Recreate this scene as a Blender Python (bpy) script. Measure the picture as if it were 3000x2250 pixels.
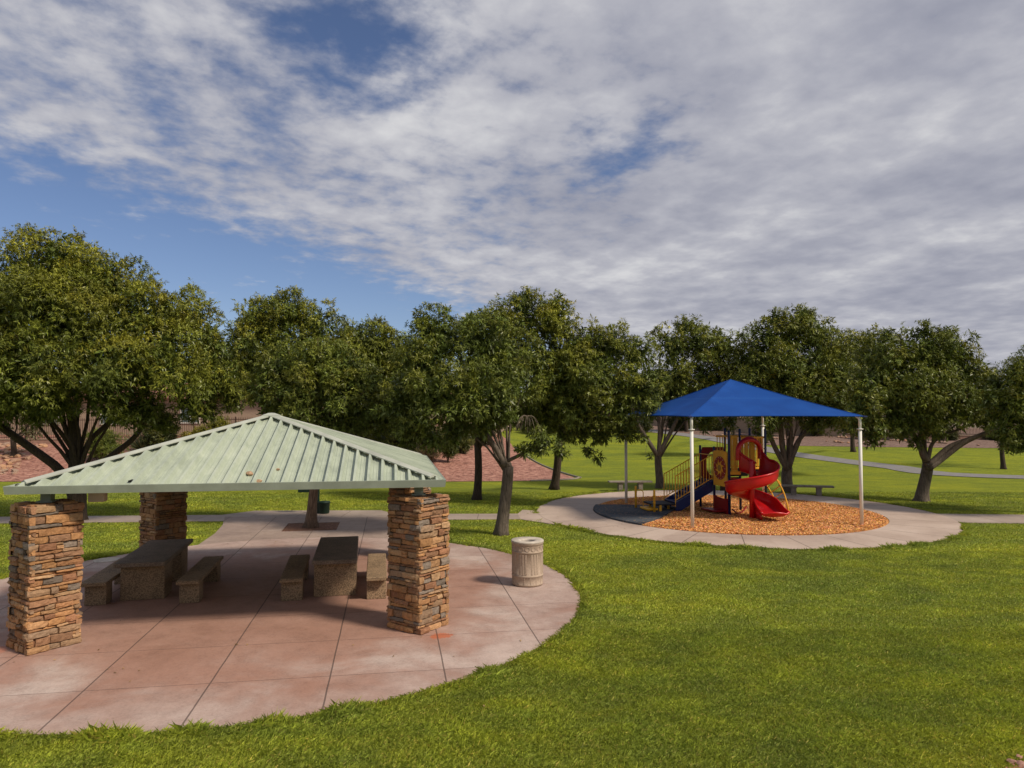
import bpy, math, random
import numpy as np
from mathutils import Vector, Matrix
R = math.radians
S = bpy.context.scene
for o in list(bpy.data.objects): bpy.data.objects.remove(o)
COL = S.collection
# ------------------------------------------------------------------ camera
CAMZ = 3.7; F = 2080.0; PITCH = math.atan(82/2080)
cd = bpy.data.cameras.new('camera'); cam = bpy.data.objects.new('camera', cd); COL.objects.link(cam)
cam.location = (0, 0, CAMZ); cam.rotation_euler = (R(90)+PITCH, 0, 0)
cd.sensor_width = 36; cd.lens = 36*F/3000; cd.clip_end = 2000; cd.clip_start = 0.1
S.camera = cam
S.render.resolution_x = 1024; S.render.resolution_y = 768
S.view_settings.view_transform = 'Standard'; S.view_settings.look = 'None'
S.view_settings.exposure = 0.0; S.view_settings.gamma = 1
# ------------------------------------------------------------------ sun and sky
SUNV = Vector((0.86, -0.46, 0.95)).normalized()
sun_el = math.asin(SUNV.z); sun_az = math.atan2(SUNV.x, SUNV.y)
ld = bpy.data.lights.new('sun', 'SUN'); sun = bpy.data.objects.new('sun', ld); COL.objects.link(sun)
ld.energy = 4.0; ld.angle = R(8.5); ld.color = (1.0, 0.88, 0.72)
sun.rotation_euler = SUNV.to_track_quat('Z', 'Y').to_euler(); sun.location = (30, -20, 40)

class NT:
    def __init__(s, t): s.t = t; s.n = t.nodes; s.l = t.links
    def add(s, typ, ins=None, **kw):
        n = s.n.new(typ)
        for k, v in kw.items(): setattr(n, k, v)
        for k, v in (ins or {}).items():
            if isinstance(v, tuple) and len(v) == 2 and hasattr(v[0], 'outputs'): s.l.new(v[0].outputs[v[1]], n.inputs[k])
            elif hasattr(v, 'outputs'): s.l.new(v.outputs[0], n.inputs[k])
            elif hasattr(v, 'is_linked'): s.l.new(v, n.inputs[k])
            else: n.inputs[k].default_value = v
        return n
    def m(s, op, a, b=0.0, c=0.0, clamp=False):
        ins = {0: a, 1: b}
        if op in ('MULTIPLY_ADD', 'SMOOTH_MIN', 'COMPARE'): ins[2] = c
        return s.add('ShaderNodeMath', ins, operation=op, use_clamp=clamp)
    def ramp(s, fac, stops, interp='LINEAR'):
        n = s.add('ShaderNodeValToRGB', {0: fac}); cr = n.color_ramp; cr.interpolation = interp
        while len(cr.elements) < len(stops): cr.elements.new(0.5)
        for e, (p, c) in zip(cr.elements, stops):
            e.position = p; e.color = tuple(c)+(1,) if isinstance(c, tuple) else (c, c, c, 1)
        return n
    def mix(s, f, a, b, mode='MIX'):
        n = s.n.new('ShaderNodeMix'); n.data_type = 'RGBA'; n.blend_type = mode
        for i, v in ((0, f), (6, a), (7, b)):
            if isinstance(v, tuple): n.inputs[i].default_value = v + (1,) if len(v) == 3 else v
            elif hasattr(v, 'outputs'): s.l.new(v.outputs[0] if v.bl_idname != 'ShaderNodeMix' else v.outputs[2], n.inputs[i])
            elif hasattr(v, 'is_linked'): s.l.new(v, n.inputs[i])
            else: n.inputs[i].default_value = v
        return n
    def noise(s, vec, scale, detail=4, rough=0.5, dist=0.0):
        return s.add('ShaderNodeTexNoise', {'Vector': vec, 'Scale': scale, 'Detail': detail, 'Roughness': rough, 'Distortion': dist})

W = bpy.data.worlds.new('World'); S.world = W; W.use_nodes = True
w = NT(W.node_tree); w.n.clear()
sky = w.add('ShaderNodeTexSky', sky_type='NISHITA', sun_disc=False)
sky.sun_elevation = sun_el; sky.sun_rotation = sun_az; sky.altitude = 700; sky.air_density = 1.0; sky.dust_density = 0.6; sky.ozone_density = 2.5
tc = w.add('ShaderNodeTexCoord')
sx = w.add('ShaderNodeSeparateXYZ', {0: (tc, 'Generated')})
zc = w.m('MAXIMUM', (sx, 2), 0.0)
zd = w.m('ADD', zc, 0.12)
px = w.m('DIVIDE', (sx, 0), zd); py = w.m('DIVIDE', (sx, 1), zd)
pv = w.add('ShaderNodeCombineXYZ', {0: px, 1: py, 2: 0.0})
# streaked and puffy cloud fields on a flat layer overhead
rot = w.add('ShaderNodeMapping', {0: pv, 'Rotation': (0, 0, R(-24)), 'Scale': (1.0, 0.92, 1.0), 'Location': (0.35, 0.2, 0)})
n1 = w.noise(rot, 7.4, 7, 0.55, 0.10)
n2 = w.noise(rot, 1.7, 4, 0.5, 0.2)
n3 = w.noise(rot, 22.0, 5, 0.6, 0.1)
# bank edge: blue to the far left, solid cover to the right
edge = w.m('SUBTRACT', px, w.m('ADD', w.m('MULTIPLY', py, 0.63), -2.86))
cov = w.m('MULTIPLY_ADD', edge, 1.7, 0.0, clamp=True)
def hole(cx, cy, r, s):
    d = w.m('POWER', w.m('ADD', w.m('POWER', w.m('SUBTRACT', px, cx), 2.0), w.m('POWER', w.m('MULTIPLY', w.m('SUBTRACT', py, cy), 0.7), 2.0)), 0.5)
    return w.m('MULTIPLY', w.m('SUBTRACT', 1.0, w.m('DIVIDE', d, r), clamp=True), s)
holes = w.m('ADD', hole(-0.33, 1.48, 0.30, 0.24), w.m('ADD', hole(0.34, 1.98, 0.27, 0.22), hole(-0.86, 1.62, 0.5, 0.06)))
right = w.m('MULTIPLY', w.m('ADD', px, 0.15), 0.22, clamp=True)
d0 = w.m('ADD', w.m('MULTIPLY', n1, 0.60), w.m('ADD', w.m('MULTIPLY', n2, 0.40), w.m('MULTIPLY', n3, 0.20)))
d1 = w.m('SUBTRACT', w.m('ADD', d0, w.m('ADD', w.m('MULTIPLY', cov, 0.325), right)), w.m('ADD', holes, 0.685))
dens = w.add('ShaderNodeMapRange', {0: d1, 1: -0.02, 2: 0.30, 3: 0.0, 4: 1.0}, interpolation_type='SMOOTHSTEP')
# cloud brightness: ripples of lit and grey underside
lum = w.m('ADD', w.m('MULTIPLY', n1, 0.62), w.m('MULTIPLY', n2, 1.08))
ccol = w.ramp(w.m('SUBTRACT', lum, 0.35), [(0.14, (0.29, 0.305, 0.385)), (0.40, (0.395, 0.405, 0.475)), (0.58, (0.50, 0.505, 0.56)), (0.80, (0.70, 0.70, 0.72))])
cm = w.add('ShaderNodeVectorMath', {0: ccol, 'Scale': 10.5}, operation='SCALE')
skc = w.mix(1.0, sky, (0.95, 0.92, 1.02), 'MULTIPLY')
fin = w.mix(dens.outputs[0], skc.outputs[2], cm.outputs[0])
bg = w.add('ShaderNodeBackground', {0: fin.outputs[2], 1: 0.09})
w.add('ShaderNodeOutputWorld', {0: bg})

# ------------------------------------------------------------------ helpers
def ray(x, y):
    return Vector((x-1500, F*math.cos(PITCH)+(y-1125)*math.sin(PITCH), F*math.sin(PITCH)-(y-1125)*math.cos(PITCH)))
def G(x, y, z=0.0):
    d = ray(x, y); t = (z-CAMZ)/d.z; return Vector((d.x*t, d.y*t, z))
def WP(x, y, Y):
    d = ray(x, y); t = Y/d.y; return Vector((d.x*t, Y, CAMZ+d.z*t))
def ss(a, b, x):
    t = np.clip((x-a)/(b-a), 0, 1); return t*t*(3-2*t)
def terr(X, Y):
    X = np.asarray(X, float); Y = np.asarray(Y, float)
    q = np.clip(Y-40, 0, None); z = 0.047*(q - 4*(1-np.exp(-q/4)))
    z = np.where(z > 2.2, 2.2+0.25*(z-2.2), z)
    z = z + 1.15*ss(37.5, 50, Y)*ss(3, -10, X)*(1-ss(60, 100, Y)*0.4)
    z = z + 2.1*ss(6.6, 0.5, Y)
    return z
def tz(X, Y): return float(terr(X, Y))

def mesh_obj(name, verts, faces, mat, parent=None, smooth=False, cols=None):
    me = bpy.data.meshes.new(name)
    me.from_pydata([tuple(v) for v in verts], [], faces); me.update()
    o = bpy.data.objects.new(name, me); COL.objects.link(o)
    if mat: me.materials.append(mat)
    if parent: o.parent = parent
    if smooth:
        me.polygons.foreach_set('use_smooth', [True]*len(me.polygons))
    if cols is not None:
        a = me.color_attributes.new('Col', 'FLOAT_COLOR', 'POINT')
        a.data.foreach_set('color', np.asarray(cols, dtype=np.float32).ravel())
    return o
def np_quads(name, V, C, mat, parent=None, k=4, smooth=False):
    """V (n,k,3) separate polygons, C (n,3) a colour for each"""
    n = len(V); me = bpy.data.meshes.new(name)
    me.vertices.add(n*k); me.vertices.foreach_set('co', V.astype(np.float32).ravel())
    me.loops.add(n*k); me.loops.foreach_set('vertex_index', np.arange(n*k, dtype=np.int32))
    me.polygons.add(n); me.polygons.foreach_set('loop_start', np.arange(0, n*k, k, dtype=np.int32))
    me.update(calc_edges=True)
    if C is not None:
        a = me.color_attributes.new('Col', 'FLOAT_COLOR', 'POINT')
        cc = np.ones((n, k, 4), np.float32); cc[:, :, :3] = C[:, None, :]
        a.data.foreach_set('color', cc.ravel())
    if mat: me.materials.append(mat)
    o = bpy.data.objects.new(name, me); COL.objects.link(o)
    if parent: o.parent = parent
    return o
def tag(o, label=None, cat=None, group=None, kind=None):
    if label: o['label'] = label
    if cat: o['category'] = cat
    if group: o['group'] = group
    if kind: o['kind'] = kind
    return o
def empty(name, loc, rz=0, label=None, cat=None, group=None):
    o = bpy.data.objects.new(name, None); COL.objects.link(o); o.location = loc; o.rotation_euler = (0, 0, rz)
    o.empty_display_size = 0.2
    return tag(o, label, cat, group)
def kids(o): return [c for c in bpy.data.objects if c.parent == o]
def copy_tree(o, parent=None):
    c = o.copy(); COL.objects.link(c); c.parent = parent
    for ch in kids(o): copy_tree(ch, c)
    return c

class MB:
    def __init__(s): s.v = []; s.f = []; s.c = []
    def addv(s, vs, fs, col=None):
        b = len(s.v); s.v += [tuple(v) for v in vs]; s.f += [tuple(b+i for i in f) for f in fs]
        s.c += [(col or (1, 1, 1)) + (1,)]*len(vs)
    def box(s, c, size, rz=0, bev=0.0, M=None, col=None, jit=0, rng=None):
        hx, hy, hz = [d/2 for d in size]; cz, sz_ = math.cos(rz), math.sin(rz)
        vs = []
        if bev > 0:
            b = min(bev, hx*.9, hy*.9, hz*.9)
            for z, ins in ((-hz, b), (-hz+b, 0), (hz-b, 0), (hz, b)):
                ax, ay = hx-ins, hy-ins
                for (x, y) in ((ax-b, -ay), (ax, -ay+b), (ax, ay-b), (ax-b, ay), (-ax+b, ay), (-ax, ay-b), (-ax, -ay+b), (-ax+b, -ay)):
                    vs.append((x, y, z))
            fs = [tuple(range(7, -1, -1)), tuple(range(24, 32))]
            for l in range(3):
                for k in range(8): fs.append((l*8+k, l*8+(k+1) % 8, l*8+8+(k+1) % 8, l*8+8+k))
        else:
            vs = [(x, y, z) for z in (-hz, hz) for (x, y) in ((-hx, -hy), (hx, -hy), (hx, hy), (-hx, hy))]
            fs = [(3, 2, 1, 0), (4, 5, 6, 7), (0, 1, 5, 4), (1, 2, 6, 5), (2, 3, 7, 6), (3, 0, 4, 7)]
        out = []
        for x, y, z in vs:
            if jit: x += rng.uniform(-jit, jit); y += rng.uniform(-jit, jit); z += rng.uniform(-jit, jit)*.6
            p = Vector((x*cz-y*sz_+c[0], x*sz_+y*cz+c[1], z+c[2]))
            out.append(M @ p if M else p)
        s.addv(out, fs, col)
    def tube(s, pts, rad, n=8, cap=True, closed=False, col=None):
        pts = [Vector(p) for p in pts]; m = len(pts)
        rads = rad if isinstance(rad, (list, tuple)) else [rad]*m
        vs = []; up = None
        for i, p in enumerate(pts):
            if closed: t = (pts[(i+1) % m]-pts[i-1])
            else: t = (pts[min(i+1, m-1)]-pts[max(i-1, 0)])
            t = t.normalized() if t.length > 1e-9 else Vector((0, 0, 1))
            if up is None:
                up = Vector((0, 0, 1)) if abs(t.z) < 0.9 else Vector((1, 0, 0))
            a = t.cross(up); a = a.normalized() if a.length > 1e-6 else t.orthogonal().normalized()
            b = a.cross(t).normalized(); up = b
            for k in range(n):
                an = 2*math.pi*k/n
                vs.append(p+(a*math.cos(an)+b*math.sin(an))*rads[i])
        fs = []
        rng_ = range(m) if closed else range(m-1)
        for i in rng_:
            j = (i+1) % m
            for k in range(n): fs.append((i*n+k, i*n+(k+1) % n, j*n+(k+1) % n, j*n+k))
        if cap and not closed: fs += [tuple(range(n-1, -1, -1)), tuple(range((m-1)*n, m*n))]
        s.addv(vs, fs, col)
    def lathe(s, c, prof, n=32, col=None):
        vs = []; fs = []
        for r_, z in prof:
            for k in range(n): vs.append((c[0]+r_*math.cos(2*math.pi*k/n), c[1]+r_*math.sin(2*math.pi*k/n), c[2]+z))
        for i in range(len(prof)-1):
            for k in range(n): fs.append((i*n+k, i*n+(k+1) % n, i*n+n+(k+1) % n, i*n+n+k))
        s.addv(vs, fs, col)
    def build(s, name, mat, parent=None, smooth=False, cols=False):
        return mesh_obj(name, s.v, s.f, mat, parent, smooth, s.c if cols else None)

# ------------------------------------------------------------------ materials
def new_mat(name):
    m = bpy.data.materials.new(name); m.use_nodes = True; t = NT(m.node_tree); t.n.clear()
    b = t.add('ShaderNodeBsdfPrincipled'); t.add('ShaderNodeOutputMaterial', {0: b})
    return m, t, b
def basic(name, col, rough=0.6, var=0.15, scale=6, bump=0.0, bscale=80, metal=0, spec=0.4, coat=0):
    m, t, b = new_mat(name); c = t.add('ShaderNodeTexCoord')
    n = t.noise((c, 'Object'), scale, 5, 0.6)
    dk = tuple(x*(1-var*1.4) for x in col); lt = tuple(min(1, x*(1+var)) for x in col)
    rp = t.ramp(n, [(0.3, dk), (0.7, lt)]); t.l.new(rp.outputs[0], b.inputs['Base Color'])
    b.inputs['Roughness'].default_value = rough; b.inputs['Metallic'].default_value = metal
    b.inputs['Specular IOR Level'].default_value = spec; b.inputs['Coat Weight'].default_value = coat
    if bump:
        n2 = t.noise((c, 'Object'), bscale, 3, 0.6)
        bp = t.add('ShaderNodeBump', {'Height': n2, 'Strength': bump, 'Distance': 0.02}); t.l.new(bp.outputs[0], b.inputs['Normal'])
    return m
M = {}
M['metal_green'] = None
def roof_mat():
    m, t, b = new_mat('painted_roof_metal'); c = t.add('ShaderNodeTexCoord')
    mp = t.add('ShaderNodeMapping', {0: (c, 'UV'), 'Scale': (14, 1.3, 1)})
    n = t.noise(mp, 2.0, 6, 0.65, 0.4); n2 = t.noise((c, 'Object'), 1.3, 4, 0.6); n3 = t.noise((c, 'Object'), 22, 4, 0.7)
    s_ = t.m('ADD', t.m('MULTIPLY', n, 0.5), t.m('ADD', t.m('MULTIPLY', n2, 0.35), t.m('MULTIPLY', n3, 0.15)))
    u_ = t.add('ShaderNodeSeparateXYZ', {0: (c, 'UV')}); q = t.m('MULTIPLY', (u_, 0), 6.0)
    pk = t.add('ShaderNodeTexWhiteNoise', {0: t.add('ShaderNodeCombineXYZ', {0: t.m('FLOOR', t.m('DIVIDE', t.m('ADD', q, .03), 0.912)), 1: 2.0})})
    s_ = t.m('ADD', s_, t.m('MULTIPLY', t.m('SUBTRACT', (pk, 0), .5), .07))
    fq = t.m('DIVIDE', t.m('SUBTRACT', q, 0.146), 0.228); fr_ = t.m('MULTIPLY', t.m('SUBTRACT', fq, t.m('ROUND', fq)), .228)
    ds = t.m('POWER', t.m('ADD', t.m('POWER', fr_, 2.0), t.m('POWER', t.m('SUBTRACT', (u_, 1), .13), 2.0)), .5); dot = t.m('LESS_THAN', ds, .011)
    rp = t.ramp(s_, [(0.32, (0.27, 0.31, 0.25)), (0.5, (0.38, 0.43, 0.34)), (0.68, (0.47, 0.515, 0.42))])
    rp = t.mix(t.m('MULTIPLY', dot, .7), rp, (.08, .08, .06)); t.l.new(rp.outputs[2], b.inputs['Base Color']); b.inputs['Roughness'].default_value = 0.5; b.inputs['Specular IOR Level'].default_value = 0.3
    return m
M['roof'] = roof_mat()
M['trim'] = basic('painted_trim', (0.25, 0.285, 0.235), 0.5, 0.12, 3)
M['cap'] = basic('weathered_cap', (0.40, 0.42, 0.36), 0.55, 0.14, 3)
def attr_mat(name, rough=0.85, nscale=25, amt=0.5, bump=0.5, transl=0.0, spec=0.2):
    m, t, b = new_mat(name); c = t.add('ShaderNodeTexCoord')
    a = t.add('ShaderNodeAttribute', attribute_name='Col')
    n = t.noise((c, 'Object'), nscale, 6, 0.7)
    r1 = t.ramp(n, [(0.25, 1-amt), (0.75, 1+amt*0.5)])
    mx = t.mix(1.0, a, r1, 'MULTIPLY'); t.l.new(mx.outputs[2], b.inputs['Base Color'])
    b.inputs['Roughness'].default_value = rough; b.inputs['Specular IOR Level'].default_value = spec
    if bump:
        bp = t.add('ShaderNodeBump', {'Height': n, 'Strength': bump, 'Distance': 0.03}); t.l.new(bp.outputs[0], b.inputs['Normal'])
    return m
M['stone'] = attr_mat('ledge_stone', 0.85, 22, 0.45, 0.7)
M['mortar'] = basic('dark_mortar', (0.05, 0.035, 0.025), 0.95)
M['rock'] = attr_mat('landscape_rock', 0.9, 9, 0.4, 0.6)
def agg_mat(name, col, sc=90):
    m, t, b = new_mat(name); c = t.add('ShaderNodeTexCoord')
    v = t.add('ShaderNodeTexVoronoi', {'Vector': (c, 'Object'), 'Scale': sc}); n = t.noise((c, 'Object'), 3, 4)
    sep = t.add('ShaderNodeSeparateColor', {0: (v, 1)})
    f = t.m('ADD', t.m('MULTIPLY', (sep, 0), 0.6), t.m('MULTIPLY', n, 0.5))
    rp = t.ramp(f, [(0.15, tuple(x*.35 for x in col)), (0.5, col), (0.9, tuple(min(1, x*1.8) for x in col))])
    t.l.new(rp.outputs[0], b.inputs['Base Color']); b.inputs['Roughness'].default_value = 0.75
    bp = t.add('ShaderNodeBump', {'Height': (v, 0), 'Strength': 0.5, 'Distance': 0.01}); t.l.new(bp.outputs[0], b.inputs['Normal'])
    return m
M['aggregate'] = agg_mat('exposed_aggregate', (0.22, 0.15, 0.09), 70)
M['tabletop'] = agg_mat('worn_table_top', (0.17, 0.13, 0.10), 110)
M['bin'] = basic('cast_concrete_bin', (0.42, 0.325, 0.25), 0.85, 0.12, 30, 0.35, 160)
M['bin_top'] = basic('pale_bin_lid', (0.52, 0.46, 0.39), 0.6, 0.2, 8)
M['black'] = basic('dark_opening', (0.01, 0.01, 0.01), 0.8)
M['bench'] = basic('park_bench_concrete', (0.24, 0.21, 0.17), 0.85, 0.2, 8, 0.3)
M['white'] = basic('white_powder_coat', (0.74, 0.72, 0.67), 0.6, 0.04, 3)
M['navy'] = basic('navy_plastic', (0.008, 0.022, 0.11), 0.38, 0.2, 3)
M['red'] = basic('red_plastic', (0.50, 0.008, 0.010), 0.33, 0.12, 2, spec=0.45)
M['dred'] = basic('dark_red_panel', (0.26, 0.008, 0.012), 0.4, 0.1, 3)
M['yellow'] = basic('yellow_powder_coat', (0.78, 0.40, 0.03), 0.42, 0.1, 4)
M['rubberblk'] = basic('black_coated_steel', (0.018, 0.018, 0.022), 0.65)
M['dkgreen'] = basic('dark_green_metal', (0.006, 0.026, 0.015), 0.6)
M['iron'] = basic('brown_iron', (0.045, 0.022, 0.014), 0.6)
M['stucco'] = basic('tan_stucco', (0.34, 0.255, 0.185), 0.9, 0.08, 4, 0.2)
M['stucco2'] = basic('pale_stucco', (0.44, 0.36, 0.29), 0.9, 0.08, 4, 0.2)
M['wallcap'] = basic('wall_cap_block', (0.33, 0.20, 0.15), 0.9, 0.15, 3, 0.3)
M['tile'] = basic('clay_tile', (0.24, 0.11, 0.07), 0.85, 0.3, 9, 0.4, 10)
M['glass'] = basic('window_glass', (0.10, 0.14, 0.14), 0.1, 0.1)
M['frame_white'] = basic('window_frame', (0.6, 0.58, 0.52), 0.6)
def shade_mat():
    m, t, b = new_mat('blue_shade_cloth'); c = t.add('ShaderNodeTexCoord')
    n = t.noise((c, 'Object'), 1.2, 4); sx_ = t.add('ShaderNodeSeparateXYZ', {0: (c, 'Object')})
    rp = t.ramp(n, [(0.3, (0.010, 0.065, 0.30)), (0.7, (0.013, 0.085, 0.37))])
    # woven panels: thin seam bands at fixed heights
    wv = t.add('ShaderNodeTexWave', {'Vector': (c, 'Object'), 'Scale': 30.0, 'Distortion': 1.0}, wave_type='BANDS', bands_direction='Z')
    sm = t.m('LESS_THAN', t.m('ABSOLUTE', t.m('SUBTRACT', (sx_, 2), 4.16)), 0.012); rp2 = t.mix(t.m('MULTIPLY', sm, .45), rp, (.03, .13, .42)); mx = t.mix(0.10, rp2, wv, 'MULTIPLY')
    t.l.new(mx.outputs[2], b.inputs['Base Color']); b.inputs['Roughness'].default_value = 0.8; b.inputs['Specular IOR Level'].default_value = 0.15
    tr = t.add('ShaderNodeBsdfTranslucent', {0: rp}); ms = t.add('ShaderNodeMixShader', {0: 0.22, 1: b, 2: tr})
    t.l.new(ms.outputs[0], t.n['Material Output'].inputs[0]); return m
M['shade'] = shade_mat()
def leaf_mat(name, tr=0.25, rough=0.5):
    m, t, b = new_mat(name); a = t.add('ShaderNodeAttribute', attribute_name='Col')
    t.l.new(a.outputs[0], b.inputs['Base Color']); b.inputs['Roughness'].default_value = rough; b.inputs['Specular IOR Level'].default_value = 0.3
    hs = t.mix(1.0, a, (1.0, 1.0, 0.45), 'MULTIPLY')
    trn = t.add('ShaderNodeBsdfTranslucent', {0: hs.outputs[2]}); ms = t.add('ShaderNodeMixShader', {0: tr, 1: b, 2: trn})
    t.l.new(ms.outputs[0], t.n['Material Output'].inputs[0]); return m
M['leaf'] = leaf_mat('tree_leaf', 0.13, 0.42)
def bark_mat(name, c1, c2):
    m, t, b = new_mat(name); c = t.add('ShaderNodeTexCoord')
    mp = t.add('ShaderNodeMapping', {0: (c, 'Object'), 'Scale': (16, 16, 2.4)})
    n = t.noise(mp, 1.6, 6, 0.7, 0.6); rp = t.ramp(n, [(0.35, c1), (0.65, c2)]); t.l.new(rp.outputs[0], b.inputs['Base Color'])
    b.inputs['Roughness'].default_value = 0.9
    bp = t.add('ShaderNodeBump', {'Height': n, 'Strength': 0.9, 'Distance': 0.05}); t.l.new(bp.outputs[0], b.inputs['Normal']); return m
M['bark'] = bark_mat('grey_bark', (0.055, 0.042, 0.032), (0.20, 0.158, 0.122))
M['bark_dark'] = bark_mat('dark_bark', (0.020, 0.013, 0.009), (0.075, 0.050, 0.034))
M['bark_warm'] = bark_mat('warm_bark', (0.07, 0.042, 0.026), (0.24, 0.155, 0.10))
M['deadtwig'] = basic('dead_twig', (0.25, 0.2, 0.15), 0.9)

# lawn colour shared by soil and blades: patches of yellow-green and deep green that belong to the turf
def lawn_color(t, dark=1.0, fine=True):
    g = t.add('ShaderNodeNewGeometry')
    mp = t.add('ShaderNodeMapping', {0: (g, 'Position'), 'Scale': (0.55, 1.0, 0.0)})
    n = t.noise(mp, 0.42, 4, 0.6, 0.6); n2 = t.noise(mp, 1.9, 4, 0.6, 0.3)
    s_ = t.m('ADD', t.m('MULTIPLY', n, 0.62), t.m('MULTIPLY', n2, 0.38))
    return t.ramp(s_, [(0.30, (0.140*dark, 0.182*dark, 0.034*dark)), (0.44, (0.205*dark, 0.250*dark, 0.034*dark)), (0.57, (0.275*dark, 0.310*dark, 0.032*dark)), (0.72, (0.38*dark, 0.385*dark, 0.036*dark))])
def grass_ground():
    m, t, b = new_mat('lawn_turf'); lc = lawn_color(t, 0.80); g = t.add('ShaderNodeNewGeometry')
    f1 = t.noise((g, 'Position'), 7, 5, 0.75); f2 = t.noise((g, 'Position'), 38, 4, 0.7)
    f = t.m('ADD', t.m('MULTIPLY', f1, 0.5), t.m('MULTIPLY', f2, 0.5)); r1 = t.ramp(f, [(0.3, 0.48), (0.66, 1.3)])
    mx = t.mix(1.0, lc, r1, 'MULTIPLY'); t.l.new(mx.outputs[2], b.inputs['Base Color']); b.inputs['Roughness'].default_value = 1.0
    b.inputs['Specular IOR Level'].default_value = 0.05
    bp = t.add('ShaderNodeBump', {'Height': f, 'Strength': 0.8, 'Distance': 0.06}); t.l.new(bp.outputs[0], b.inputs['Normal']); return m
M['turf'] = grass_ground()
def blade_mat():
    m, t, b = new_mat('grass_blade'); lc = lawn_color(t, 1.30); a = t.add('ShaderNodeAttribute', attribute_name='Col')
    mx = t.mix(1.0, lc, a, 'MULTIPLY'); t.l.new(mx.outputs[2], b.inputs['Base Color']); b.inputs['Roughness'].default_value = 0.55
    b.inputs['Specular IOR Level'].default_value = 0.25
    tr = t.add('ShaderNodeBsdfTranslucent', {0: mx.outputs[2]}); ms = t.add('ShaderNodeMixShader', {0: 0.3, 1: b, 2: tr})
    t.l.new(ms.outputs[0], t.n['Material Output'].inputs[0]); return m
M['blade'] = blade_mat()
def chip_mat(name, cols, scale, bump=0.8, dist=0.03):
    m, t, b = new_mat(name); g = t.add('ShaderNodeNewGeometry')
    v = t.add('ShaderNodeTexVoronoi', {'Vector': (g, 'Position'), 'Scale': scale}); sep = t.add('ShaderNodeSeparateColor', {0: (v, 1)})
    n = t.noise((g, 'Position'), 1.3, 5, 0.6); n2 = t.noise((g, 'Position'), scale*0.35, 3, 0.6)
    f = t.m('ADD', t.m('MULTIPLY', (sep, 0), 0.5), t.m('ADD', t.m('MULTIPLY', n, 0.3), t.m('MULTIPLY', n2, 0.3)))
    rp = t.ramp(f, cols); t.l.new(rp.outputs[0], b.inputs['Base Color']); b.inputs['Roughness'].default_value = 0.95
    bp = t.add('ShaderNodeBump', {'Height': (v, 0), 'Strength': bump, 'Distance': dist}); bp.invert = True
    t.l.new(bp.outputs[0], b.inputs['Normal']); return m
M['mulch'] = chip_mat('wood_chips', [(0.2, (0.20, 0.075, 0.02)), (0.45, (0.46, 0.19, 0.045)), (0.65, (0.64, 0.30, 0.085)), (0.9, (0.80, 0.46, 0.18))], 22)
M['gravel'] = chip_mat('red_gravel', [(0.2, (0.10, 0.038, 0.026)), (0.5, (0.27, 0.115, 0.08)), (0.9, (0.50, 0.27, 0.20))], 7)
M['gravel2'] = chip_mat('brown_gravel', [(0.2, (0.075, 0.04, 0.028)), (0.5, (0.15, 0.088, 0.066)), (0.9, (0.27, 0.18, 0.14))], 9)
M['soil'] = chip_mat('reddish_soil', [(0.2, (0.06, 0.022, 0.012)), (0.6, (0.17, 0.075, 0.04)), (0.9, (0.27, 0.14, 0.08))], 30)
def rubber_mat():
    m, t, b = new_mat('speckled_rubber'); g = t.add('ShaderNodeNewGeometry')
    v = t.add('ShaderNodeTexVoronoi', {'Vector': (g, 'Position'), 'Scale': 26.0}); sep = t.add('ShaderNodeSeparateColor', {0: (v, 1)})
    n = t.noise((g, 'Position'), 1.2, 4, 0.6)
    rp = t.ramp(n, [(0.35, (0.020, 0.027, 0.040)), (0.7, (0.075, 0.085, 0.10))])
    sp = t.m('GREATER_THAN', (sep, 0), 0.95); mx = t.mix(sp, rp, (0.30, 0.19, 0.10))
    t.l.new(mx.outputs[2], b.inputs['Base Color']); b.inputs['Roughness'].default_value = 0.9; return m
M['rubber'] = rubber_mat()

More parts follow.
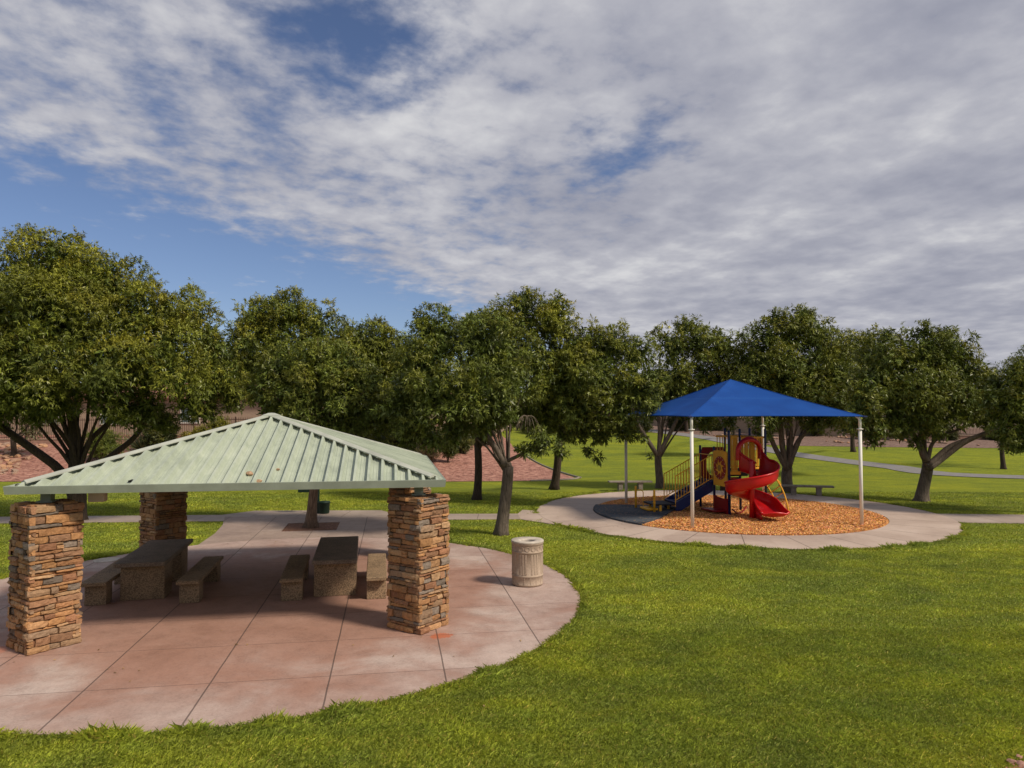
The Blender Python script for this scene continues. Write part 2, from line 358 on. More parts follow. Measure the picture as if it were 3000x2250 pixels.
PC = Vector((-4.99, 14.74)); PY = R(9.6)     # pavilion centre and yaw
EX = Vector((math.cos(PY), math.sin(PY))); EY = Vector((-math.sin(PY), math.cos(PY)))
def PV(u, v, z=0.0): return Vector((PC.x+EX.x*u+EY.x*v, PC.y+EX.y*u+EY.y*v, z))
def slab_mat(name, local=True, grid=1.58, cols=None, ring=None, rotz=0, joint=True, off=(0.06, -0.32)):
    m, t, b = new_mat(name); g = t.add('ShaderNodeNewGeometry')
    if local:
        mp = t.add('ShaderNodeMapping', {0: (g, 'Position'), 'Location': (-PC.x, -PC.y, 0)})
        mp = t.add('ShaderNodeMapping', {0: mp, 'Rotation': (0, 0, -PY)})
    else: mp = t.add('ShaderNodeMapping', {0: (g, 'Position')})
    sx_ = t.add('ShaderNodeSeparateXYZ', {0: mp})
    def line(val, per, o, wd):
        a = t.m('DIVIDE', t.m('SUBTRACT', val, o), per); fr = t.m('SUBTRACT', a, t.m('ROUND', a))
        return t.m('LESS_THAN', t.m('ABSOLUTE', fr), wd/per)
    if ring:
        rx = t.m('SUBTRACT', (sx_, 0), ring[0]); ry = t.m('SUBTRACT', (sx_, 1), ring[1])
        an = t.m('ARCTAN2', ry, rx); j1 = line(an, 2*math.pi/26, 0.11, 0.0022); j = j1
        cell = t.m('FLOOR', t.m('DIVIDE', an, 2*math.pi/26)); cv = t.add('ShaderNodeCombineXYZ', {0: cell, 1: 3.1, 2: 0.0})
    else:
        nw = t.noise(mp, 1.5, 2); wob = t.m('MULTIPLY', t.m('SUBTRACT', nw, 0.5), 0.012)
        xx = t.m('ADD', (sx_, 0), wob); yy = t.m('ADD', (sx_, 1), wob)
        j = t.m('MAXIMUM', line(xx, grid, off[0], 0.011), line(yy, grid, off[1], 0.0065))
        cx = t.m('FLOOR', t.m('DIVIDE', t.m('SUBTRACT', xx, off[0]), grid)); cy = t.m('FLOOR', t.m('DIVIDE', t.m('SUBTRACT', yy, off[1]), grid))
        cv = t.add('ShaderNodeCombineXYZ', {0: cx, 1: cy, 2: 0.0})
    wn = t.add('ShaderNodeTexWhiteNoise', {0: cv})
    n1 = t.noise(mp, 0.55, 4, 0.6, 0.4); n2 = t.noise(mp, 5, 7, 0.75, 0.0); n3 = t.noise(mp, 60, 3, 0.7)
    s_ = t.m('ADD', t.m('MULTIPLY', n1, 0.5), t.m('ADD', t.m('MULTIPLY', n2, 0.25), t.m('ADD', t.m('MULTIPLY', (wn, 0), 0.10), t.m('MULTIPLY', n3, 0.15))))
    rp = t.ramp(s_, cols or [(0.34, (0.29, 0.195, 0.16)), (0.50, (0.39, 0.285, 0.245)), (0.64, (0.48, 0.385, 0.34))])
    # iron-red staining in the middle of the pad, greyer concrete towards its edge
    col = rp
    if local:
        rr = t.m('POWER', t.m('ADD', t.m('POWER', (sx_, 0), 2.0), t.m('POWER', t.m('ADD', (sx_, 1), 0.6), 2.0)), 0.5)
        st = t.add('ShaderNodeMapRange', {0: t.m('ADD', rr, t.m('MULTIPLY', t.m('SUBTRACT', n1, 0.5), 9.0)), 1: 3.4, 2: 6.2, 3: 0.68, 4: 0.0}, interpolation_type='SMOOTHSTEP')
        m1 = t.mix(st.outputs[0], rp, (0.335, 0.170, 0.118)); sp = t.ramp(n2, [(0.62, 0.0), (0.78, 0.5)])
        col = t.mix(sp, m1, (0.42, 0.30, 0.23))
        n4 = t.noise(mp, 2.3, 7, 0.8, 0.1); n5 = t.noise(mp, 28, 4, 0.8); dk = t.ramp(t.m('ADD', t.m('MULTIPLY', n4, .55), t.m('MULTIPLY', n5, .45)), [(0.36, 0.74), (0.5, 1.0), (0.62, 1.12)]); col = t.mix(1.0, col, dk, 'MULTIPLY')
        for (su, sv, srr) in ((3.27, -3.54, 0.15), (-3.9, -3.3, 0.55)):
            dd = t.m('POWER', t.m('ADD', t.m('POWER', t.m('SUBTRACT', (sx_, 0), su), 2.0), t.m('POWER', t.m('SUBTRACT', (sx_, 1), sv), 2.0)), 0.5)
            ds = t.m('ADD', dd, t.m('MULTIPLY', t.m('SUBTRACT', n2, 0.5), 0.5))
            mk = t.m('MULTIPLY', t.m('LESS_THAN', ds, srr), 0.75 if srr < .3 else 0.35); col = t.mix(mk, col, (0.46, 0.12, 0.045))
    jc = t.mix(t.m('MULTIPLY', j, 0.75), col, (0.07, 0.05, 0.042))
    t.l.new(jc.outputs[2], b.inputs['Base Color'])
    rr2 = t.ramp(n1, [(0.35, 0.55), (0.65, 0.85)]); t.l.new(rr2.outputs[0], b.inputs['Roughness']); b.inputs['Specular IOR Level'].default_value = 0.3
    hb = t.m('SUBTRACT', t.m('MULTIPLY', n3, 0.12), j); bp = t.add('ShaderNodeBump', {'Height': hb, 'Strength': 0.5, 'Distance': 0.01}); t.l.new(bp.outputs[0], b.inputs['Normal'])
    return m
M['slab'] = slab_mat('pavilion_concrete')
PG = Vector((8.15, 26.4))                     # playground centre
M['ring'] = slab_mat('ring_concrete', False, ring=(PG.x, PG.y), cols=[(0.34, (0.33, 0.245, 0.20)), (0.50, (0.44, 0.345, 0.285)), (0.66, (0.53, 0.43, 0.365))])
M['walk'] = slab_mat('walk_concrete', False, grid=1.6, cols=[(0.34, (0.24, 0.19, 0.155)), (0.50, (0.33, 0.265, 0.22)), (0.66, (0.41, 0.34, 0.29))], off=(0.4, 23.9))
M['pad'] = slab_mat('back_pad_concrete', True, cols=[(0.34, (0.24, 0.175, 0.14)), (0.50, (0.31, 0.235, 0.195)), (0.66, (0.38, 0.30, 0.25))])
M['asphalt'] = basic('grey_path_surface', (0.20, 0.19, 0.185), 0.9, 0.12, 3, 0.3, 60)

# ------------------------------------------------------------------ ground sheet
def axis(segs):
    out = []
    for a, b, st in segs: out += list(np.arange(a, b, st))
    return np.array(out)
xs = np.concatenate([-np.geomspace(600, 62, 14), axis([(-60, 60, 1.5)]), np.geomspace(60, 600, 14)])
ys = np.concatenate([np.array([-400, -150, -60, -30, -12]), axis([(-6, 8, 0.4), (8, 110, 1.0)]), np.geomspace(110, 900, 12)])
XX, YY = np.meshgrid(xs, ys); ZZ = terr(XX, YY)
vs = np.stack([XX, YY, ZZ], -1).reshape(-1, 3); nx = len(xs)
fs = [(j*nx+i, j*nx+i+1, (j+1)*nx+i+1, (j+1)*nx+i) for j in range(len(ys)-1) for i in range(nx-1)]
tag(mesh_obj('ground', vs, fs, M['turf'], smooth=True), kind='structure')

def sheet(name, A, B, mat, off=0.02, n=60, m=10, kind='structure', thick=0.0):
    def res(C):
        C = [np.array(c, float) for c in C]; L = [0]
        for a, b in zip(C, C[1:]): L.append(L[-1]+np.linalg.norm(b-a))
        L = np.array(L)/L[-1]; tt = np.linspace(0, 1, n)
        return np.stack([np.interp(tt, L, [c[k] for c in C]) for k in (0, 1)], -1)
    a, b = res(A), res(B); vs = []; fs = []
    for i in range(n):
        for j in range(m+1):
            p = a[i]*(1-j/m)+b[i]*(j/m); vs.append((p[0], p[1], tz(p[0], p[1])+off))
    for i in range(n-1):
        for j in range(m): fs.append((i*(m+1)+j, (i+1)*(m+1)+j, (i+1)*(m+1)+j+1, i*(m+1)+j+1))
    o = mesh_obj(name, vs, fs, mat, smooth=True); tag(o, kind=kind); return o
def smooth_curve(pts, n=40):
    P = [np.array(p, float) for p in pts]; P = [2*P[0]-P[1]]+P+[2*P[-1]-P[-2]]; out = []
    for i in range(1, len(P)-2):
        for k in range(n//(len(P)-3)+1):
            t = k/(n//(len(P)-3)+1)
            out.append(0.5*((2*P[i])+(-P[i-1]+P[i+1])*t+(2*P[i-1]-5*P[i]+4*P[i+1]-P[i+2])*t*t+(-P[i-1]+3*P[i]-3*P[i+1]+P[i+2])*t**3))
    out.append(P[-2]); return [tuple(o) for o in out]
def ribbon(name, pts, wd, mat, off=0.02, n=80):
    c = smooth_curve(pts, n); A = []; B = []
    for i, p in enumerate(c):
        q0 = np.array(c[max(i-1, 0)]); q1 = np.array(c[min(i+1, len(c)-1)]); d = q1-q0; d /= np.linalg.norm(d); nn = np.array((-d[1], d[0]))*wd/2
        A.append(np.array(p)+nn); B.append(np.array(p)-nn)
    return sheet(name, A, B, mat, off, n, 4)

# gravel beds
gA = smooth_curve([(-90, 36), (-40, 37.5), (-22, 37.8), (-12, 37.5), (-4, 37.8), (1, 38.2), (3.0, 39.0), (3.5, 40.2)], 60)
gB = smooth_curve([(-90, 90), (-40, 82), (-12, 78), (-3, 74), (-0.6, 66), (0.3, 56), (1.6, 48), (3.5, 40.2)], 60)
sheet('gravel_bed', gA, gB, M['gravel'], 0.02, 90, 22)
bA = smooth_curve([(9, 92), (13, 80), (17.5, 71), (21, 62.5), (30, 60), (45, 58.5), (70, 56), (110, 54)], 60)
bB = smooth_curve([(9, 120), (20, 112), (30, 105), (40, 98), (55, 92), (70, 88), (90, 86), (120, 84)], 60)
sheet('gravel_bank', bA, bB, M['gravel2'], 0.02, 90, 16)
ribbon('path', [(60, 33.5), (28.8, 40.3), (24.5, 46.5), (21.5, 54), (20.2, 61), (19.0, 69), (15.5, 78), (10, 90), (2, 100)], 2.3, M['asphalt'], 0.03)
# pavilion pad
def disc(name, c, r0, r1, z, mat, n=96, skirt=0.12, rings=3, kind='structure', jitz=0, seed=1):
    rg = random.Random(seed); vs = []; fs = []
    rr = [r0+(r1-r0)*i/rings for i in range(rings+1)]
    for r_ in rr:
        for k in range(n): vs.append((c[0]+r_*math.cos(2*math.pi*k/n), c[1]+r_*math.sin(2*math.pi*k/n), z+rg.uniform(-jitz, jitz)))
    for i in range(rings):
        for k in range(n): fs.append((i*n+k, (i+1)*n+k, (i+1)*n+(k+1) % n, i*n+(k+1) % n))
    if r0 < 1e-6: pass
    b = len(vs)
    for rq, base in ((r1, rings*n),) + (((r0, 0),) if r0 > 0.01 else ()):
        b = len(vs)
        for k in range(n): vs.append((c[0]+rq*math.cos(2*math.pi*k/n), c[1]+rq*math.sin(2*math.pi*k/n), z-skirt))
        for k in range(n): fs.append((base+k, b+k, b+(k+1) % n, base+(k+1) % n))
    o = mesh_obj(name, vs, fs, mat); return tag(o, kind=kind)
PADC = Vector((-5.0, 14.6)); PADR = 6.36
disc('pavilion_pavement', PADC, 0.001, PADR, 0.03, M['slab'], 128, rings=4)
disc('ring_pavement', PG, 5.12, 7.22, 0.03, M['ring'], 128, rings=2)
def poly_slab(name, pts, z, mat, skirt=0.12):
    n = len(pts); vs = [(p[0], p[1], z) for p in pts]+[(p[0], p[1], z-skirt) for p in pts]
    fs = [tuple(range(n))]+[(i, i+n, (i+1) % n+n, (i+1) % n) for i in range(n)]
    return tag(mesh_obj(name, vs, fs, mat), kind='structure')
def P2(u, v): p = PV(u, v); return (p.x, p.y)
# pad behind the pavilion, with a square tree opening (four pieces), then sidewalk
po = (-0.05, 8.35, 0.83)
poly_slab('back_pavement', [P2(-2.8, 5.1), P2(2.8, 5.1), P2(2.8, po[1]-po[2]), P2(-2.8, po[1]-po[2])], 0.026, M['pad'])
poly_slab('back_pavement', [P2(-2.8, po[1]-po[2]), P2(po[0]-po[2], po[1]-po[2]), P2(po[0]-po[2], po[1]+po[2]), P2(-2.95, po[1]+po[2])], 0.026, M['pad'])
poly_slab('back_pavement', [P2(po[0]+po[2], po[1]-po[2]), P2(2.8, po[1]-po[2]), P2(2.9, po[1]+po[2]), P2(po[0]+po[2], po[1]+po[2])], 0.026, M['pad'])
poly_slab('back_pavement', [P2(-2.95, po[1]+po[2]), P2(2.9, po[1]+po[2]), P2(3.2, 9.9), P2(-3.3, 11.1)], 0.026, M['pad'])
poly_slab('planter_soil', [P2(po[0]-po[2], po[1]-po[2]), P2(po[0]+po[2], po[1]-po[2]), P2(po[0]+po[2], po[1]+po[2]), P2(po[0]-po[2], po[1]+po[2])], 0.008, M['soil'], 0.05)
poly_slab('sidewalk', [(-60, 20.6), (-17.4, 23.65), (-8, 24.3), (1.9, 24.65), (1.0, 25.9), (-8, 25.75), (-17.4, 25.15), (-60, 22.2)], 0.022, M['walk'])
poly_slab('sidewalk', [(-10.4, 25.6), (-4.2, 25.8), (-4.9, 26.8), (-9.6, 26.7)], 0.018, M['walk'])
poly_slab('sidewalk', [(13.9, 23.9), (60, 20.5), (60, 22.2), (15.1, 25.9)], 0.022, M['walk'])
poly_slab('sidewalk', [(0.3, 24.55), (1.9, 22.9), (3.2, 22.2), (2.4, 24.8), (1.3, 26.4), (0.4, 26.9), (0.2, 25.8)], 0.024, M['ring'])
# mulch and rubber
mv = []; mf = []; rgm = random.Random(5); nr, na = 26, 90
for i in range(nr+1):
    r_ = 5.12*i/nr
    for k in range(na): 
        a = 2*math.pi*k/na; mv.append((PG.x+r_*math.cos(a), PG.y+r_*math.sin(a), 0.012+0.02*math.sin(r_*2+a*3)*(0 if i in (0, nr) else 1)*0.5+rgm.uniform(0, .012)*(0 if i == nr else 1)))
for i in range(nr):
    for k in range(na): mf.append((i*na+k, (i+1)*na+k, (i+1)*na+(k+1) % na, i*na+(k+1) % na))
tag(mesh_obj('mulch', mv, mf, M['mulch'], smooth=True), kind='structure')
def chips(name, n, rr, cx, cy, seed):
    rs = np.random.RandomState(seed); r_ = 5.06*np.sqrt(rs.uniform(0, 1, n)); a = rs.uniform(0, 2*np.pi, n); X = cx+r_*np.cos(a); Y = cy+r_*np.sin(a)
    d = rs.randn(n, 3)*np.array([1, 1, .32]); d /= np.linalg.norm(d, axis=1)[:, None]; s_ = np.cross(d, rs.randn(n, 3)*.4+np.array([0, 0, 1])); s_ /= np.linalg.norm(s_, axis=1)[:, None]
    L = rs.uniform(.016, .042, (n, 1)); w_ = rs.uniform(.007, .016, (n, 1)); c = np.stack([X, Y, rs.uniform(.028, .05, n)], -1)
    V = np.stack([c-d*L-s_*w_, c+d*L-s_*w_*.7, c+d*L*.9+s_*w_, c-d*L*.9+s_*w_*.8], 1); k = rs.uniform(.45, 1.35, (n, 1))
    C = np.array([[.84, .42, .125]])*k*np.stack([np.ones(n), rs.uniform(.8, 1.25, n), rs.uniform(.7, 1.9, n)], -1)
    o = np_quads(name, V, C, attr_mat('wood_chip_bits', .9, 30, .2, 0)); return tag(o, kind='stuff')
chips('wood_chips', 130000, 5, PG.x, PG.y, 3)
rub = []
for a in np.linspace(R(162), R(219), 24): rub.append((PG.x+5.11*math.cos(a), PG.y+5.11*math.sin(a)))
for q in ((1930, 1525), (1955, 1512), (1972, 1500), (1995, 1493), (1960, 1488), (1900, 1486), (1820, 1484)):
    g_ = G(*q); rub.append((g_.x, g_.y))
poly_slab('rubber_surface', rub, 0.085, M['rubber'], 0.08)

# ------------------------------------------------------------------ pavilion
pav = empty('picnic_pavilion', (PC.x, PC.y, 0.03), PY, 'square picnic shelter with green ribbed metal hip roof on four stacked stone pillars', 'pavilion')
HS, ZE, ZA = 3.33, 2.455, 3.55            # half side, eave height of the deck, apex
def pillar(cx, cy, seed):
    rg = random.Random(seed); w = 0.35; H = 2.22
    mb = MB(); pal = [(0.43, 0.225, 0.105), (0.38, 0.195, 0.095), (0.34, 0.185, 0.105), (0.48, 0.275, 0.14), (0.30, 0.17, 0.10), (0.37, 0.235, 0.14), (0.23, 0.185, 0.15), (0.36, 0.18, 0.10), (0.46, 0.29, 0.16), (0.30, 0.20, 0.13), (0.46, 0.245, 0.11), (0.41, 0.22, 0.105)]
    core = MB(); core.box((0, 0, H/2-0.02), (2*w-0.03, 2*w-0.03, H-0.06))
    T = Matrix.Translation((cx, cy, 0)) @ Matrix.Rotation(R(45), 4, 'Z')
    for side in range(4):
        A = Matrix.Rotation(side*math.pi/2, 4, 'Z'); z = 0.0
        while z < H-0.02:
            h = min(rg.choice((0.045, 0.06, 0.08, 0.095, 0.11, 0.13)), H-z)
            x = -w-rg.uniform(0, .04)
            while x < w-0.03:
                L = rg.uniform(0.12, 0.40)*(1.2 if h < .07 else 0.85)
                x2 = min(x+L, w+rg.uniform(-.005, .045))
                if w-x2 < 0.07: x2 = w+rg.uniform(-.005, .045)
                def one(za, zb):
                    pr = rg.uniform(0.0, 0.055); c = rg.choice(pal); k = rg.uniform(.75, 1.2); c = tuple(v*k for v in c)
                    xa, xb = x+0.003, x2-0.003; za2, zb2 = za+0.003, zb-0.003
                    y0 = -w+0.05; y1 = -w-pr; bz = min(.012, (zb-za)*.3)
                    j = lambda a=.010: rg.uniform(-a, a)
                    n = max(2, int((xb-xa)/0.05)); vs = []
                    rows = [(za2, y0), (za2+bz*.2, y1+.012), (za2+bz, y1), ((za2+zb2)/2, y1-.004), (zb2-bz, y1+.002), (zb2, y1+.016), (zb2, y0)]
                    tilt = rg.uniform(-.05, .05)
                    for i in range(n+1):
                        xx = xa+(xb-xa)*i/n; e = .010 if i in (0, n) else 0
                        for r_, (zz, yy) in enumerate(rows):
                            if r_ in (0, 6): vs.append((xx, yy, zz))
                            else: vs.append((xx+(j(.004)), yy+e+j(.009), zz+j(.0045)+tilt*(xx-(xa+xb)/2)*(.6 if 0 < r_ < 6 else 0)))
                    m = len(rows); fs = [(i*m+r_, (i+1)*m+r_, (i+1)*m+r_+1, i*m+r_+1) for i in range(n) for r_ in range(m-1)]
                    fs += [tuple(range(m)), tuple(range((n+1)*m-1, n*m-1, -1))]
                    mb.addv([T @ (A @ Vector(v)) for v in vs], fs, c)
                if h > 0.08 and rg.random() < .35 and x2-x < .2:
                    mid = z+h*rg.uniform(.4, .6); one(z, mid); one(mid, z+h)
                else: one(z, z+h)
                x = x2
            z += h
    # uneven cap course
    for k in range(26):
        a, b_ = rg.uniform(-w, w), rg.uniform(-w, w)
        c = rg.choice(pal); mb.box((a*.88, b_*.88, H-0.015+rg.uniform(-.006, .02)), (rg.uniform(.1, .26), rg.uniform(.08, .2), rg.uniform(.03, .06)), rg.uniform(-.2, .2), M=T, col=c, jit=.008, rng=rg)
    p = mb.build('pillar', M['stone'], pav, cols=True)
    co = core; cc = MB(); cc.addv([T @ Vector(v) for v in co.v], co.f); cc.build('mortar_core', M['mortar'], p)
    ps = MB(); ps.box((cx, cy, (H-.05+ZE-0.02)/2), (0.15, 0.15, ZE-H+0.03)); ps.box((cx, cy, H+0.035), (.24, .24, .02)); ps.build('post', M['trim'], p)
for i, (a, b) in enumerate(((-1, -1), (1, -1), (1, 1), (-1, 1))): pillar(a*2.93, b*2.93, 11+i)
# ribbed roof planes
def roof_plane(side, seed):
    rg = random.Random(seed); pitch = 0.228; prof = []; s = -HS
    k0 = -int(HS/pitch)-1
    for k in range(k0, -k0+1):
        c = k*pitch+0.03
        for ds, h in ((-.034, 0), (-.022, .078), (.014, .078), (.044, 0), (.070, 0), (.076, .006), (.090, .006), (.096, 0), (.128, 0), (.134, .006), (.148, .006), (.154, 0)):
            q = c+ds
            if -HS+0.01 < q < HS-0.01: prof.append((q, h))
    prof = [(-HS, 0)]+prof+[(HS, 0)]
    slope = (ZA-ZE)/HS; vs = []; fs = []; uv = []; nz = math.sqrt(1+slope*slope)
    N = 6
    for (q, h) in prof:
        L = HS-abs(q)
        for j in range(N+1):
            t = L*j/N; w_ = rg.uniform(-.002, .002)
            vs.append((q, -HS+t-h*slope/nz, ZE+t*slope+h/nz+w_)); uv.append((q/6, t))
    m = N+1
    for i in range(len(prof)-1):
        for j in range(N): fs.append((i*m+j, (i+1)*m+j, (i+1)*m+j+1, i*m+j+1))
    A = Matrix.Rotation(side*math.pi/2, 4, 'Z')
    o = mesh_obj('roof_panel', [A @ Vector(v) for v in vs], fs, M['roof'], pav)
    ul = o.data.uv_layers.new(name='UVMap')
    for l in o.data.loops: ul.data[l.index].uv = uv[l.vertex_index]
    md = o.modifiers.new('thickness', 'SOLIDIFY'); md.thickness = 0.004; md.offset = -1
    # screw row
    sc = MB()
    for k in range(k0, -k0+1):
        q = k*pitch+0.03+0.107
        if abs(q) < HS-0.2:
            t = .12; sc.lathe((0, 0, 0), [(0.0, .012), (.011, .008), (.013, 0)], 8); 
            n_ = 24; b = len(sc.v)-n_
            for i in range(b, len(sc.v)):
                x, y, z = sc.v[i]; sc.v[i] = tuple(A @ Vector((x+q, y-HS+t, z+ZE+t*slope)))
    
for sd in range(4): roof_plane(sd, 40+sd)
# fascia trims, hip caps, apex cap, ceiling frame
slope = (ZA-ZE)/HS
for sd in range(4):
    A = Matrix.Rotation(sd*math.pi/2, 4, 'Z'); f = MB(); e = HS+0.035
    # outward C section: slightly leaning face with a folded lip
    sec = [(-e+0.04, ZE+0.075), (-e, ZE+0.082), (-e-0.004, ZE+0.076), (-e+0.012, ZE-0.045), (-e+0.05, ZE-0.047), (-e+0.05, ZE-0.04), (-e+.02, ZE-.035), (-e+.012, ZE+.07)]
    vs = []
    for y, z in sec: vs.append((y, y, z))
    for y, z in sec: vs.append((-y, y, z))
    n = len(sec); fs = [(i, i+n, (i+1) % n+n, (i+1) % n) for i in range(n)]
    f.addv([A @ Vector(v) for v in vs], fs); f.build('fascia', M['trim'], pav)
    b = MB(); b.box((0, -2.93, ZE-0.02), (6.0, 0.10, 0.09), M=A); b.build('beam', M['trim'], pav)
    # hip cap strip above the ribs
    h = MB(); d = Vector((1, 1, 0)).normalized(); n_ = Vector((1, -1, 0)).normalized(); vs = []; K = 14
    for i in range(K+1):
        t = i/K; c = Vector((-HS+0.16, -HS+0.16, ZE+0.16*slope+.095)).lerp(Vector((0, 0, ZA+.085)), t)
        for (s_, dz) in ((-.095, -.040), (-.095, -.022), (-.03, .002), (0, .010), (.03, .002), (.095, -.022), (.095, -.040)):
            vs.append(c+n_*s_+Vector((0, 0, dz)))
    m = 7; fs = [(i*m+j, i*m+j+1, (i+1)*m+j+1, (i+1)*m+j) for i in range(K) for j in range(m-1)]+[(0, 1, 2, 3, 4, 5, 6)]
    h.addv([A @ v for v in vs], fs); o = h.build('hip_cap', M['cap'], pav)
    md = o.modifiers.new('thickness', 'SOLIDIFY'); md.thickness = 0.004
ac = MB(); ac.lathe((0, 0, ZA), [(0.001, .105), (.08, .10), (.24, .05), (.24, .03)], 4)
for i in range(len(ac.v)):
    x, y, z = ac.v[i]; c_, s_ = math.cos(R(45)), math.sin(R(45)); ac.v[i] = (x*c_-y*s_, x*s_+y*c_, z)
ac.build('apex_cap', M['cap'], pav)
jb = MB(); jb.box((-2.27, -2.72, 2.325), (0.24, 0.16, 0.235), bev=.01); jb.build('junction_box', M['stucco2'], pav)

# things lying on the roof
def rough_rock(name, c, size, seed, mat, col, rz=0, parent=None, sub=3):
    import bmesh
    bm = bmesh.new(); bmesh.ops.create_icosphere(bm, subdivisions=sub, radius=0.5)
    rg = np.random.RandomState(seed); dirs = rg.randn(9, 3); dirs /= np.linalg.norm(dirs, axis=1)[:, None]; cut = rg.uniform(.27, .44, 9)
    for v in bm.verts:
        p = np.array(v.co)
        for d_, k in zip(dirs, cut):
            q = p @ d_
            if q > k: p = p-d_*(q-k)*.9
        p *= 1+rg.uniform(-.03, .03); v.co = Vector((p[0]*size[0], p[1]*size[1], p[2]*size[2]))
    me = bpy.data.meshes.new(name); bm.to_mesh(me); bm.free(); me.materials.append(mat)
    a = me.color_attributes.new('Col', 'FLOAT_COLOR', 'POINT'); a.data.foreach_set('color', np.tile(np.array(col+(1,), np.float32), len(me.vertices)))
    o = bpy.data.objects.new(name, me); COL.objects.link(o); o.location = c; o.rotation_euler = (0, 0, rz)
    if parent: o.parent = parent
    return o
def on_roof(x, y):
    # point on the front roof plane along the pixel ray
    d = ray(x, y); o_ = Vector((0, 0, CAMZ)); n = Vector((-EY.x*slope, -EY.y*slope, 1)); p0 = PV(0, -HS, ZE+0.03)
    t = (p0-o_).dot(n)/d.dot(n); return o_+d*t
for k, (x, y, sz, lb) in enumerate(((732, 1392, .15, 'largest of the tan stones lying on the green metal roof'), (758, 1413, .115, 'tan stone lying on the roof edge just right of the largest stone'), (815, 1378, .085, 'small tan stone lying alone on the roof right of the larger stones'), (451, 1348, .055, 'small brown stone high on the left part of the front roof slope'), (506, 1380, .05, 'tiny brown stone on the left half of the front roof slope, lower one'))):
    p = on_roof(x, y); tag(rough_rock('stone', (p.x, p.y, p.z+sz*.18), (sz, sz*.95, sz*.55), 60+k, M['rock'], (0.46, 0.30, 0.19) if k < 3 else (.25, .13, .08), k), lb, 'stone', 'stones lying on the pavilion roof')
p = on_roof(391, 1414); st = MB(); st.tube([(-.07, -.03, .0), (-.02, -.01, .012), (.07, .04, .0)], [.014, .024, .012], 8); o = st.build('stick', M['black'], None, True)
o.location = (p.x, p.y, p.z+.02); tag(o, 'short black stick lying at the eave of the pavilion roof', 'stick')

# ------------------------------------------------------------------ picnic tables and benches
def slab_leg_item(name, loc, rz, top, leg, label, cat, group, gap, topmat, legw):
    L, Wd, H, T = top
    e = empty(name, loc, rz, label, cat, group)
    t_ = MB(); t_.box((0, 0, H-T/2), (Wd, L, T), bev=.012); t_.build('tabletop' if cat == 'picnic table' else 'seat', topmat, e)
    for s_ in (-1, 1):
        l_ = MB(); l_.box((0, s_*(L/2-gap-leg/2), (H-T)/2), (legw, leg, H-T), bev=.008); l_.build('leg', M['aggregate'], e)
    return e
def pvz(u, v): return PV(u, v, 0.03)
slab_leg_item('picnic_table', pvz(1.33, .40), PY+R(2), (2.68, .86, .77, .085), .62, 'concrete picnic table on the right under the shelter, beside the right front pillar', 'picnic table', 'concrete picnic tables', .28, M['tabletop'], .82)
slab_leg_item('picnic_table', pvz(-2.39, .72), PY+R(3.5), (2.60, .92, .77, .085), .62, 'concrete picnic table on the left under the shelter, in front of the back left pillar', 'picnic table', 'concrete picnic tables', .26, M['tabletop'], .80)
GB = 'concrete benches beside the picnic tables'
slab_leg_item('bench', pvz(.51, .14), PY+R(3), (2.38, .43, .46, .075), .34, 'concrete bench on the left side of the right hand picnic table', 'bench', GB, .16, M['aggregate'], .40)
slab_leg_item('bench', pvz(2.17, .0), PY+R(1), (2.38, .40, .46, .075), .34, 'sunlit concrete bench between the right hand table and the front pillar', 'bench', GB, .16, M['aggregate'], .38)
slab_leg_item('bench', pvz(-1.39, .30), PY+R(2), (2.38, .42, .46, .075), .34, 'concrete bench on the right side of the left hand picnic table', 'bench', GB, .16, M['aggregate'], .36)
slab_leg_item('bench', pvz(-3.12, .42), PY+R(3), (2.38, .46, .46, .075), .34, 'concrete bench between the left front pillar and the left hand table', 'bench', GB, .16, M['aggregate'], .38)

g0 = G(313, 1641, .03); uc = MB(); uc.lathe((0, 0, 0), [(.30, 0), (.30, .012), (.27, .018), (.001, .018)], 32); uc_ = uc.build('utility_cover', M['bin_top']); uc_.location = (g0.x, g0.y, .03)
tag(uc_, 'pale round utility cover set in the pavement behind the left front pillar', 'utility cover')
# ------------------------------------------------------------------ litter bin
bn = empty('litter_bin', (0.33, 15.32, 0.03), R(10), 'round tan concrete litter bin standing on the pavement right of the pavilion', 'litter bin')
b = MB(); rb = .335
prof = [(.30, 0), (.325, .01), (.335, .04), (.335, .045), (.33, .05), (.33, .20), (.338, .205), (.338, .225), (.33, .23), (.33, .70), (.337, .705), (.337, .72), (.33, .725), (.33, .86), (.342, .87), (.347, .885), (.347, .905)]
b.lathe((0, 0, 0), prof, 64); b.build('body', M['bin'], bn, True)
b = MB()
for k in range(32):
    a = 2*math.pi*(k+.5)/32; A = Matrix.Rotation(a, 4, 'Z')
    if k % 4 != 3: b.box((.3305, 0, .465), (.008, .040, .42), bev=.003, M=A)
for k in range(16):
    A = Matrix.Rotation(2*math.pi*k/16, 4, 'Z'); b.box((.331, 0, .125), (.007, .012, .15), bev=.003, M=A)
for k in range(16):
    A = Matrix.Rotation(2*math.pi*(k+.5)/16, 4, 'Z'); pts = [A @ Vector((.331, .046*math.cos(t), .79+.046*math.sin(t))) for t in np.linspace(0, 2*math.pi, 17)[:-1]]
    b.tube(pts, .006, 5, closed=True)
b.build('relief_pattern', M['bin'], bn)
b = MB(); b.lathe((0, 0, 0), [(.335, .895), (.35, .905), (.35, .93), (.335, .945), (.20, .935), (.155, .925), (.15, .90), (.15, .80)], 48); b.build('lid', M['bin_top'], bn, True)
b = MB(); b.lathe((0, 0, 0), [(.149, .86), (.001, .86)], 24); b.build('opening', M['black'], bn)

